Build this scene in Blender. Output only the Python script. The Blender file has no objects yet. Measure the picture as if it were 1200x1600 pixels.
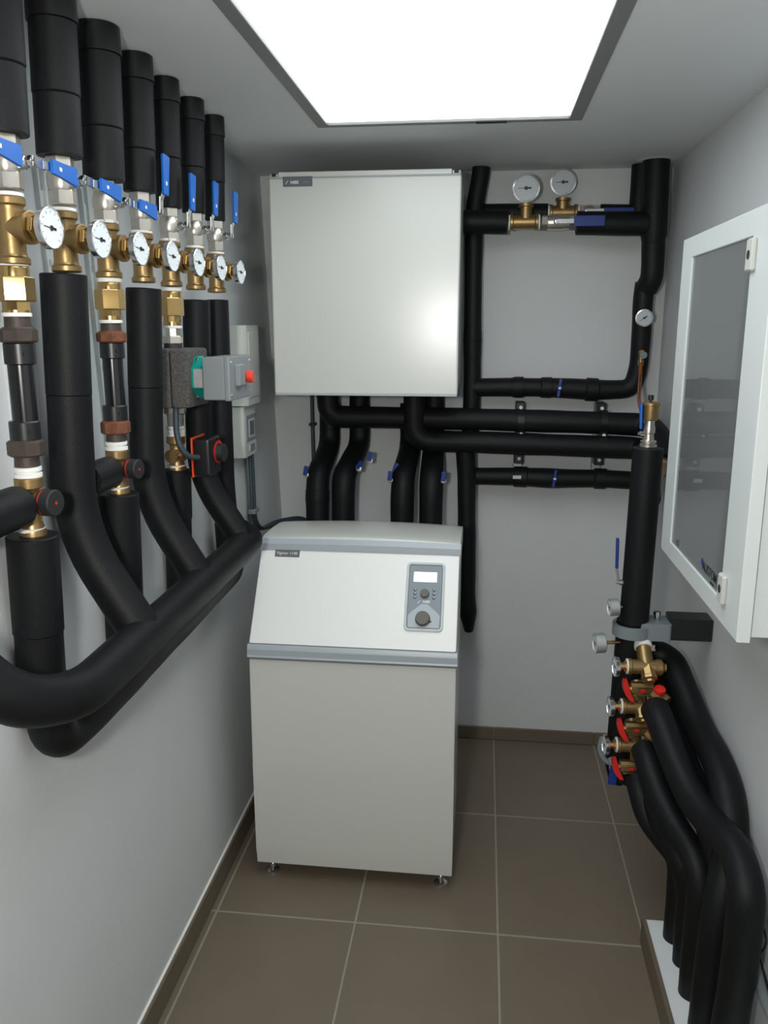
import bpy, bmesh, math, random
from mathutils import Vector, Matrix
random.seed(4)
PI = math.pi
sc = bpy.context.scene
C = bpy.context.collection

# ---------------------------------------------------------------- camera
cam_data = bpy.data.cameras.new('camera')
cam = bpy.data.objects.new('camera', cam_data)
C.objects.link(cam)
cam.location = (0, 0, 1.70)
_v = (Vector((0.9929, 0.1187, 0.0)), Vector((-0.0257, 0.2149, 0.9763)), Vector((0.1159, -0.9694, 0.2164)))
cam.matrix_world = Matrix(((_v[0][0], _v[1][0], _v[2][0], 0), (_v[0][1], _v[1][1], _v[2][1], 0),
                           (_v[0][2], _v[1][2], _v[2][2], 1.70), (0, 0, 0, 1)))
cam_data.sensor_fit = 'VERTICAL'
cam_data.sensor_height = 36.0
cam_data.lens = 36.0 * 1290.0 / 1600.0
cam_data.clip_start = 0.02
sc.camera = cam
# ---------------------------------------------------------------- world, lights, exposure
w = bpy.data.worlds.new('world'); sc.world = w; w.use_nodes = True
w.node_tree.nodes['Background'].inputs[0].default_value = (0.75, 0.85, 1.0, 1)
w.node_tree.nodes['Background'].inputs[1].default_value = 0.3
sc.view_settings.view_transform = 'Standard'
sc.view_settings.look = 'None'
sc.view_settings.gamma = 1.0
sc.view_settings.use_curve_mapping = False
sc.view_settings.exposure = 0.0
SKY_EMIT = 3.8
def area(name, loc, target, size, energy, color, sy=None):
    l = bpy.data.lights.new(name, 'AREA'); l.energy = energy; l.color = color; l.size = size
    if sy: l.shape = 'RECTANGLE'; l.size_y = sy
    o = bpy.data.objects.new(name, l); C.objects.link(o); o.location = loc
    o.rotation_euler = (Vector(target) - Vector(loc)).to_track_quat('-Z', 'Y').to_euler()
    return o
area('flash_light', (-0.22, -0.02, 1.73), (-0.10, 3.0, 1.1), 0.10, 17.0, (1.0, 0.97, 0.92))
# ---------------------------------------------------------------- materials
def mat(name, color, rough=0.5, metal=0.0, bump=0.0, scale=60.0, var=0.0, spec=0.5, emit=0.0, coat=0.0, rscale=None):
    m = bpy.data.materials.new(name); m.use_nodes = True
    nt = m.node_tree; N = nt.nodes; L = nt.links
    b = N['Principled BSDF']
    b.inputs['Base Color'].default_value = (*color, 1)
    b.inputs['Roughness'].default_value = rough
    b.inputs['Metallic'].default_value = metal
    b.inputs['Specular IOR Level'].default_value = spec
    b.inputs['Coat Weight'].default_value = coat
    if emit:
        b.inputs['Emission Color'].default_value = (*color, 1); b.inputs['Emission Strength'].default_value = emit
    tc = N.new('ShaderNodeTexCoord')
    nz = N.new('ShaderNodeTexNoise'); nz.inputs['Scale'].default_value = scale; nz.inputs['Detail'].default_value = 4
    L.new(tc.outputs['Object'], nz.inputs['Vector'])
    if var:
        mx = N.new('ShaderNodeMix'); mx.data_type = 'RGBA'
        n2 = N.new('ShaderNodeTexNoise'); n2.inputs['Scale'].default_value = rscale or scale * 0.2; n2.inputs['Detail'].default_value = 5
        L.new(tc.outputs['Object'], n2.inputs['Vector'])
        mx.inputs[6].default_value = (*[max(0, c * (1 - var)) for c in color], 1)
        mx.inputs[7].default_value = (*[min(1, c * (1 + var)) for c in color], 1)
        L.new(n2.outputs[0], mx.inputs[0]); L.new(mx.outputs[2], b.inputs['Base Color'])
    if bump:
        bp = N.new('ShaderNodeBump'); bp.inputs['Strength'].default_value = bump; bp.inputs['Distance'].default_value = 0.002
        L.new(nz.outputs[0], bp.inputs['Height']); L.new(bp.outputs[0], b.inputs['Normal'])
    return m
M = {}
M['wall'] = mat('wall_plaster', (0.63, 0.65, 0.655), 0.7, bump=0.4, scale=120, var=0.04, rscale=6, spec=0.25)
M['ceil'] = mat('ceiling_paint', (0.68, 0.705, 0.71), 0.6, bump=0.15, scale=80, var=0.03, rscale=3, spec=0.3)
M['tile'] = mat('floor_tile', (0.172, 0.138, 0.100), 0.42, bump=0.06, scale=90, var=0.10, rscale=7, spec=0.4)
M['grout'] = mat('grout', (0.29, 0.265, 0.21), 0.9, bump=0.3, scale=300, var=0.15)
M['skirt'] = mat('skirting_tile', (0.150, 0.120, 0.088), 0.42, bump=0.06, scale=90, var=0.10, rscale=7, spec=0.4)
M['skim'] = mat('white_stone', (0.75, 0.78, 0.78), 0.5, bump=0.05, var=0.04)
M['foam'] = mat('black_foam', (0.0062, 0.0066, 0.0074), 0.52, bump=0.25, scale=350, var=0.25, rscale=25, spec=0.24)
M['foam_tape'] = mat('black_tape', (0.006, 0.006, 0.007), 0.4, bump=0.15, scale=90, spec=0.35)
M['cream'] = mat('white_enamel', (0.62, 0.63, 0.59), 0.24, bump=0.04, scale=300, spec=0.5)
M['cream_lit'] = mat('white_enamel_lit', (0.84, 0.845, 0.825), 0.35, bump=0.02, scale=300)  # lighter copy of the enamel; flash and skylight brightness put into its colour
M['band'] = mat('grey_blue_band', (0.40, 0.44, 0.47), 0.35)
M['plate'] = mat('grey_plate', (0.13, 0.14, 0.15), 0.4)
M['panelgrey'] = mat('panel_grey', (0.21, 0.25, 0.28), 0.4)
M['lightgrey'] = mat('light_grey_plastic', (0.52, 0.56, 0.57), 0.4)
M['screen'] = mat('lit_screen', (0.95, 0.97, 1.0), 0.4, emit=0.9)
M['knob'] = mat('dark_taupe_knob', (0.11, 0.10, 0.085), 0.45)
M['brass'] = mat('brass', (0.36, 0.24, 0.105), 0.38, 0.85, bump=0.12, scale=160, var=0.2, rscale=40)
M['brassp'] = mat('polished_brass', (0.55, 0.37, 0.15), 0.22, 0.95, bump=0.03, scale=90, var=0.1)
M['nickel'] = mat('nickel', (0.60, 0.56, 0.50), 0.3, 0.9, bump=0.08, scale=120, var=0.15, rscale=50)
M['steel'] = mat('bright_steel', (0.72, 0.72, 0.72), 0.2, 1.0)
M['zinc'] = mat('galvanised_steel', (0.5, 0.52, 0.52), 0.45, 0.7, var=0.2, rscale=60)
M['copper'] = mat('copper', (0.42, 0.16, 0.07), 0.35, 0.9, var=0.2)
M['tape'] = mat('thread_seal', (0.82, 0.82, 0.78), 0.6)
M['blue'] = mat('blue_vinyl', (0.003, 0.125, 0.52), 0.4)
M['bluedk'] = mat('dark_blue_vinyl', (0.006, 0.035, 0.22), 0.45)
M['caulk'] = mat('white_caulk', (0.85, 0.83, 0.78), 0.5)
M['dialgrey'] = mat('grey_dial', (0.42, 0.47, 0.49), 0.35)
M['redor'] = mat('orange_red_plastic', (0.78, 0.06, 0.03), 0.45)
M['red'] = mat('red_vinyl', (0.68, 0.02, 0.015), 0.4)
M['orange'] = mat('orange_line', (0.85, 0.08, 0.02), 0.5)
M['black'] = mat('black_plastic', (0.010, 0.010, 0.011), 0.35)
M['blackm'] = mat('matt_black_plastic', (0.014, 0.014, 0.015), 0.6)
M['gloss'] = mat('gloss_black_enamel', (0.004, 0.004, 0.006), 0.22, spec=0.7)
M['rust'] = mat('dark_iron', (0.065, 0.048, 0.04), 0.55, 0.3, bump=0.3, scale=200, var=0.35, rscale=60)
M['rusty'] = mat('rusty_iron', (0.17, 0.06, 0.028), 0.75, 0.1, bump=0.4, scale=200, var=0.7, rscale=70)
M['dial'] = mat('white_dial', (0.78, 0.82, 0.84), 0.35)
M['ink'] = mat('black_ink', (0.01, 0.012, 0.02), 0.5)
M['white'] = mat('white_print', (0.75, 0.77, 0.78), 0.5)
M['dimprint'] = mat('dim_print', (0.24, 0.25, 0.26), 0.5)
M['teal'] = mat('teal_enamel', (0.0, 0.26, 0.215), 0.35)
M['boxgrey'] = mat('grey_box', (0.23, 0.25, 0.26), 0.45, bump=0.05, scale=300)
M['ivory'] = mat('ivory_plastic', (0.52, 0.53, 0.49), 0.45)
M['cable'] = mat('slate_cable', (0.028, 0.045, 0.055), 0.5)
M['greyclamp'] = mat('grey_clamp', (0.20, 0.23, 0.245), 0.5, bump=0.1)
M['enam'] = mat('pale_grey_enamel', (0.62, 0.66, 0.65), 0.4, bump=0.12, scale=250)
M['enamin'] = mat('enclosure_inside', (0.78, 0.80, 0.80), 0.5)
M['gy'] = mat('yellow_green', (0.45, 0.55, 0.06), 0.5)
M['speck'] = mat('speckled_grey_foam', (0.085, 0.08, 0.075), 0.85, bump=0.9, scale=150, var=0.9, rscale=160)
M['frame'] = mat('skylight_frame', (0.20, 0.20, 0.20), 0.45)
def glass_mat():
    m = bpy.data.materials.new('tinted_glass'); m.use_nodes = True
    nt = m.node_tree; N = nt.nodes; L = nt.links; N.remove(N['Principled BSDF'])
    t = N.new('ShaderNodeBsdfTransparent'); t.inputs[0].default_value = (0.86, 0.88, 0.88, 1)
    g = N.new('ShaderNodeBsdfGlossy'); g.inputs['Roughness'].default_value = 0.02; g.inputs[0].default_value = (0.9, 0.93, 0.95, 1)
    f = N.new('ShaderNodeFresnel'); f.inputs['IOR'].default_value = 1.45
    x = N.new('ShaderNodeMixShader'); L.new(f.outputs[0], x.inputs[0]); L.new(t.outputs[0], x.inputs[1]); L.new(g.outputs[0], x.inputs[2])
    df = N.new('ShaderNodeBsdfDiffuse'); df.inputs[0].default_value = (0.36, 0.38, 0.38, 1)
    y = N.new('ShaderNodeMixShader'); y.inputs[0].default_value = 0.42; L.new(t.outputs[0], y.inputs[1]); L.new(df.outputs[0], y.inputs[2]); L.new(y.outputs[0], x.inputs[1])
    L.new(x.outputs[0], N['Material Output'].inputs[0]); return m
M['glass'] = glass_mat()
def sky_mat():
    m = bpy.data.materials.new('daylight_diffuser'); m.use_nodes = True
    nt = m.node_tree; N = nt.nodes; L = nt.links; N.remove(N['Principled BSDF'])
    e = N.new('ShaderNodeEmission'); e.inputs[0].default_value = (0.90, 0.97, 1.0, 1); e.inputs[1].default_value = SKY_EMIT
    L.new(e.outputs[0], N['Material Output'].inputs[0]); return m
M['sky'] = sky_mat()

# ---------------------------------------------------------------- mesh helpers
V = Vector
def nb(): return bmesh.new()
def frame_of(d):
    d = V(d).normalized(); a = V((0, 0, 1)) if abs(d.z) < 0.9 else V((0, 1, 0))
    u = a.cross(d).normalized(); v = d.cross(u); return d, u, v
def box(bm, c, s, bev=0.0, seg=2, rot=None):
    c = V(c); g = bmesh.ops.create_cube(bm, size=1.0); vs = g['verts']
    for v in vs: v.co = V((v.co.x * s[0], v.co.y * s[1], v.co.z * s[2]))
    if bev:
        es = list({e for v in vs for e in v.link_edges})
        r = bmesh.ops.bevel(bm, geom=es, offset=bev, segments=seg, profile=0.5, affect='EDGES', clamp_overlap=True)
        vs = list({v for f in r['faces'] for v in f.verts} | {v for v in vs if v.is_valid})
    for v in vs:
        if rot is not None: v.co = rot @ v.co
        v.co += c
def bx2(bm, a, b, bev=0.0, seg=2):
    box(bm, [(a[i] + b[i]) / 2 for i in range(3)], [abs(a[i] - b[i]) for i in range(3)], bev, seg)
def lathe(bm, o, d, prof, seg=28, phase=0.0, caps=True):
    o = V(o); d, u, v = frame_of(d); rings = []
    for t, r in prof:
        ring = []
        for i in range(seg):
            a = 2 * PI * i / seg + phase
            ring.append(bm.verts.new(o + d * t + (u * math.cos(a) + v * math.sin(a)) * max(r, 1e-5)))
        rings.append(ring)
    for a, b in zip(rings, rings[1:]):
        for i in range(seg):
            j = (i + 1) % seg; bm.faces.new((a[i], a[j], b[j], b[i]))
    if caps:
        bm.faces.new(list(reversed(rings[0]))); bm.faces.new(rings[-1])
def cyl(bm, p0, p1, r, r1=None, seg=24, bev=0.0):
    p0 = V(p0); p1 = V(p1); L = (p1 - p0).length; r1 = r if r1 is None else r1
    if bev: pr = [(0, r - bev), (bev, r), (L - bev, r1), (L, r1 - bev)]
    else: pr = [(0, r), (L, r1)]
    lathe(bm, p0, p1 - p0, pr, seg)
def smooth_path(pts, bend, step=0.02):
    pts = [V(p) for p in pts]; out = [pts[0]]
    for i in range(1, len(pts) - 1):
        a, b, c = pts[i - 1], pts[i], pts[i + 1]
        d1 = (a - b); d2 = (c - b); L = min(bend, d1.length * 0.48, d2.length * 0.48)
        p = b + d1.normalized() * L; q = b + d2.normalized() * L
        n = 8
        for k in range(n + 1):
            t = k / n; out.append((p * (1 - t) + b * t) * (1 - t) + (b * (1 - t) + q * t) * t)
    out.append(pts[-1])
    res = [out[0]]
    for p in out[1:]:
        L = (p - res[-1]).length
        if L < 1e-5: continue
        n = max(1, int(L / step)); a = res[-1].copy()
        for k in range(1, n + 1): res.append(a.lerp(p, k / n))
    return res
def tube(bm, pts, r, bend=0.06, seg=24, step=0.02, bands=(), wob=0.0, taper=None):
    """bands: (s, width, dr) raised collars at arclength s; wob: gentle swelling; taper: list of radii along pts"""
    P = smooth_path(pts, bend, step if not bands else min(step, 0.012))
    S = [0.0]
    for a, b in zip(P, P[1:]): S.append(S[-1] + (b - a).length)
    tot = S[-1]
    # insert sharp band edges
    def rr(s):
        q = r if taper is None else taper(s / tot)
        if wob: q += wob * (math.sin(s * 17.0 + r * 900) + 0.6 * math.sin(s * 41 + 2))
        for bs, bw, dr in bands:
            if abs(s - bs) <= bw / 2: q += dr
        return q
    extra = []
    for bs, bw, dr in bands:
        for e in (bs - bw / 2 - 0.0012, bs - bw / 2, bs + bw / 2, bs + bw / 2 + 0.0012):
            if 0 < e < tot: extra.append(e)
    allS = sorted(set([round(s, 6) for s in S] + [round(e, 6) for e in extra]))
    def pos(s):
        for i in range(len(S) - 1):
            if s <= S[i + 1] + 1e-9:
                t = (s - S[i]) / max(1e-9, S[i + 1] - S[i]); return P[i].lerp(P[i + 1], max(0, min(1, t))), i
        return P[-1].copy(), len(S) - 2
    tang = []
    for i in range(len(P)):
        a = P[max(0, i - 1)]; b = P[min(len(P) - 1, i + 1)]; tang.append((b - a).normalized())
    d, u, v = frame_of(tang[0]); rings = []; prev = tang[0]
    for s in allS:
        p, i = pos(s); t = (s - S[i]) / max(1e-9, S[i + 1] - S[i]); tg = tang[i].lerp(tang[i + 1], max(0, min(1, t))).normalized()
        q = prev.rotation_difference(tg); u = q @ u; u = (u - tg * u.dot(tg)).normalized(); v = tg.cross(u); prev = tg
        R = rr(s)
        rings.append([bm.verts.new(p + (u * math.cos(2 * PI * k / seg) + v * math.sin(2 * PI * k / seg)) * R) for k in range(seg)])
    for a, b in zip(rings, rings[1:]):
        for i in range(seg):
            j = (i + 1) % seg; bm.faces.new((a[i], a[j], b[j], b[i]))
    for ring, s in ((rings[0], -1), (rings[-1], 1)):
        c = list(reversed(ring)) if s < 0 else ring
        bm.faces.new(c)
def prism(bm, poly, axis, a0, a1, bev=0.0):
    """extrude a 2-D polygon along an axis (0,1,2); poly gives the two other coordinates in order"""
    def mk(p, t):
        c = [0, 0, 0]; o = [i for i in range(3) if i != axis]; c[axis] = t; c[o[0]] = p[0]; c[o[1]] = p[1]; return bm.verts.new(c)
    A = [mk(p, a0) for p in poly]; B = [mk(p, a1) for p in poly]; n = len(poly); fs = []
    for i in range(n): fs.append(bm.faces.new((A[i], A[(i + 1) % n], B[(i + 1) % n], B[i])))
    fs.append(bm.faces.new(list(reversed(A)))); fs.append(bm.faces.new(B))
    if bev:
        es = list({e for f in fs for e in f.edges})
        bmesh.ops.bevel(bm, geom=es, offset=bev, segments=2, profile=0.5, affect='EDGES', clamp_overlap=True)
ORG = {}
def mesh_of(name, bm, m, ang=0.6):
    bmesh.ops.recalc_face_normals(bm, faces=bm.faces)
    for e in bm.edges:
        if len(e.link_faces) == 2 and e.calc_face_angle(0) > ang: e.smooth = False
    for f in bm.faces: f.smooth = True
    me = bpy.data.meshes.new(name); bm.to_mesh(me); bm.free(); me.materials.append(M[m]); return me
def wn(o):
    if len(o.data.polygons) < 4000:
        w_ = o.modifiers.new('weighted', 'WEIGHTED_NORMAL'); w_.keep_sharp = True; w_.weight = 80
def part(name, bm, m, parent, label=None, world=True, kind=None, ang=0.6):
    o = bpy.data.objects.new(name, mesh_of(name, bm, m, ang)); C.objects.link(o); o.parent = parent; wn(o)
    off = ORG.get(parent.as_pointer(), V((0, 0, 0)))
    if world: o.location = -off
    ORG[o.as_pointer()] = V((0, 0, 0)) if world else V((0, 0, 0))
    if label: o['label'] = label
    if kind: o['kind'] = kind
    return o
def thing(name, label, cat, loc=(0, 0, 0), group=None, rotz=0.0):
    o = bpy.data.objects.new(name, None); C.objects.link(o); o.empty_display_size = 0.05
    o.location = loc; o.rotation_euler = (0, 0, rotz); o['label'] = label; o['category'] = cat
    if group: o['group'] = group
    ORG[o.as_pointer()] = V(loc); return o
def single(name, bm, m, label, cat, group=None, kind=None):
    o = bpy.data.objects.new(name, mesh_of(name, bm, m)); C.objects.link(o); wn(o); o['label'] = label; o['category'] = cat
    if group: o['group'] = group
    if kind: o['kind'] = kind
    return o
def struct(name, bm, m, parent=None):
    o = bpy.data.objects.new(name, mesh_of(name, bm, m)); C.objects.link(o); wn(o)
    if parent: o.parent = parent
    else: o['kind'] = 'structure'
    ORG[o.as_pointer()] = V((0, 0, 0)); return o
def dup(root, loc, label, group=None, rotz=None):
    r = root.copy(); C.objects.link(r); r.location = loc; r['label'] = label
    if rotz is not None: r.rotation_euler = (0, 0, rotz)
    if group: r['group'] = group
    for ch in list(root.children):
        c = ch.copy(); C.objects.link(c); c.parent = r
        for g in ch.children:
            d = g.copy(); C.objects.link(d); d.parent = c
    return r
def text(name, s, size, mtx, m, parent, ext=0.0003, bold=0.0, world=True):
    cu = bpy.data.curves.new(name, 'FONT'); cu.body = s; cu.size = size; cu.align_x = 'CENTER'; cu.align_y = 'CENTER'; cu.extrude = ext; cu.offset = bold
    cu.resolution_u = 3
    t = bpy.data.objects.new('tmp_text', cu); C.objects.link(t); bpy.context.view_layer.update()
    me = bpy.data.meshes.new_from_object(t.evaluated_get(bpy.context.evaluated_depsgraph_get()))
    bpy.data.objects.remove(t); me.transform(mtx); me.materials.clear(); me.materials.append(M[m]); me.name = name
    o = bpy.data.objects.new(name, me); C.objects.link(o); o.parent = parent
    if world: o.location = -ORG.get(parent.as_pointer(), V((0, 0, 0)))
    return o
def basis(o, x, y):
    x = V(x).normalized(); y = V(y).normalized(); z = x.cross(y)
    return Matrix(((x.x, y.x, z.x, o[0]), (x.y, y.y, z.y, o[1]), (x.z, y.z, z.z, o[2]), (0, 0, 0, 1)))

# ---------------------------------------------------------------- room shell
YB, XR, ZC, YN = 3.25, 0.655, 2.265, -1.1
def XL(z): return -0.778 - 0.037 * z            # the left wall leans out a little
bm = nb(); bx2(bm, (-1.1, YN, -0.10), (1.0, YB + 0.1, -0.0010)); floor = struct('floor', bm, 'grout')
gx = [-1.166, -0.752, -0.334, 0.081, 0.495, 0.91]
gy = [-0.917, -0.317, 0.283, 0.882, 1.480, 2.080, 2.680, 3.280]
G = 0.0028
for i in range(len(gx) - 1):
    for j in range(len(gy) - 1):
        x0, x1, y0, y1 = max(gx[i], -0.80) + G, min(gx[i + 1], 0.66) - G, gy[j] + G, min(gy[j + 1], YB) - G
        if x1 - x0 < 0.01: continue
        bm = nb(); bx2(bm, (x0, y0, -0.012), (x1, y1, random.uniform(-0.0004, 0.0004)), 0.0012, 1)
        struct('tile', bm, 'tile', floor)
bm = nb()
A = [bm.verts.new(p) for p in ((XL(0), YN, 0), (XL(0), YB, 0), (XL(2.4), YB, 2.4), (XL(2.4), YN, 2.4))]
Bv = [bm.verts.new(v.co - V((0.1, 0, 0))) for v in A]
bm.faces.new(A); bm.faces.new(list(reversed(Bv)))
for i in range(4): bm.faces.new((A[i], A[(i + 1) % 4], Bv[(i + 1) % 4], Bv[i]))
struct('wall_left', bm, 'wall')
bm = nb(); bx2(bm, (XR, YN, -0.1), (XR + 0.1, YB + 0.1, 2.4)); struct('wall_right', bm, 'wall')
bm = nb(); bx2(bm, (-1.0, YB, -0.1), (XR + 0.1, YB + 0.1, 2.4)); struct('wall_back', bm, 'wall')
bm = nb(); bx2(bm, (-1.0, YN - 0.1, -0.1), (XR + 0.1, YN, 2.4)); struct('wall_front', bm, 'wall')
# ceiling with the opening for the light
LX0, LX1, LY0, LY1 = -0.457, 0.214, 0.62, 2.478
FX0, FX1, FY1, FY0 = -0.490, 0.250, 2.503, 0.585
bm = nb()
for a, b in (((-1.0, YN), (FX0 + .02, YB)), ((FX1 - .02, YN), (XR + .1, YB)), ((FX0 + .02, FY1 - .02), (FX1 - .02, YB)), ((FX0 + .02, YN), (FX1 - .02, FY0 + .02))):
    bx2(bm, (a[0], a[1], ZC), (b[0], b[1], ZC + 0.1))
bmesh.ops.remove_doubles(bm, verts=bm.verts, dist=1e-5)
struct('ceiling', bm, 'ceil')
sk = thing('ceiling_light', 'large glowing white rectangular ceiling light with a grey frame', 'light', (-0.12, 1.55, ZC))
for a, b in (((FX0, FY0), (LX0, FY1)), ((LX1, FY0), (FX1, FY1)), ((LX0, LY1), (LX1, FY1)), ((LX0, FY0), (LX1, LY0))):
    bm = nb(); bx2(bm, (a[0], a[1], ZC - 0.004), (b[0], b[1], ZC + 0.03), 0.0015, 1); part('frame_rail', bm, 'frame', sk)
bm = nb(); bx2(bm, (LX0, LY0, ZC + 0.004), (LX1, LY1, ZC + 0.012)); part('diffuser', bm, 'sky', sk)
bm = nb(); bx2(bm, (-0.04, LY1 - 0.004, ZC - 0.006), (0.045, FY1 - 0.004, ZC - 0.003)); part('frame_clip', bm, 'blackm', sk, 'dark clip on the far rail')
# skirtings made of cut tiles
bb = nb(); bx2(bb, (XL(0) - 0.02, YN, 0), (XL(0) + 0.001, YB, 0.06)); bl = struct('baseboard_left', bb, 'grout')
js = [-0.917, -0.317, 0.283, 0.882, 1.480, 2.080, 2.680, YB]
for a, b in zip(js, js[1:]):
    bm = nb(); bx2(bm, (XL(0) - 0.004, a + 0.0015, 0.002), (XL(0) + 0.009, b - 0.0015, 0.078), 0.0012, 1); struct('tile', bm, 'skirt', bl)
bm = nb(); bx2(bm, (XL(.08) - .002, YN, .0775), (XL(.08) + .006, YB, .0835), .002, 1); struct('caulk_line', bm, 'caulk', bl)
bb = nb(); bx2(bb, (XL(0), YB - 0.001, 0), (XR, YB + 0.02, 0.05)); bk = struct('baseboard_back', bb, 'grout')
js = [XL(0), -0.334, 0.081, 0.495, XR]
for a, b in zip(js, js[1:]):
    bm = nb(); bx2(bm, (a + 0.0015, YB - 0.010, 0.002), (b - 0.0015, YB, 0.056), 0.0012, 1); struct('tile', bm, 'skirt', bk)
# raised kerb at the right wall where pipes go down
pl = thing('pipe_kerb', 'low white kerb with tiled brown side along the right wall', 'kerb', (0.56, 1.5, 0))
bm = nb(); bx2(bm, (0.492, 0.2, 0), (XR, 2.098, 0.074)); part('white_top', bm, 'skim', pl)
js = [0.282, 0.882, 1.480, 2.098]
for a, b in zip(js, js[1:]):
    bm = nb(); bx2(bm, (0.481, a + 0.001, 0.001), (0.4925, b - 0.001, 0.080), 0.001, 1); part('tile', bm, 'skirt', pl)
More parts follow.
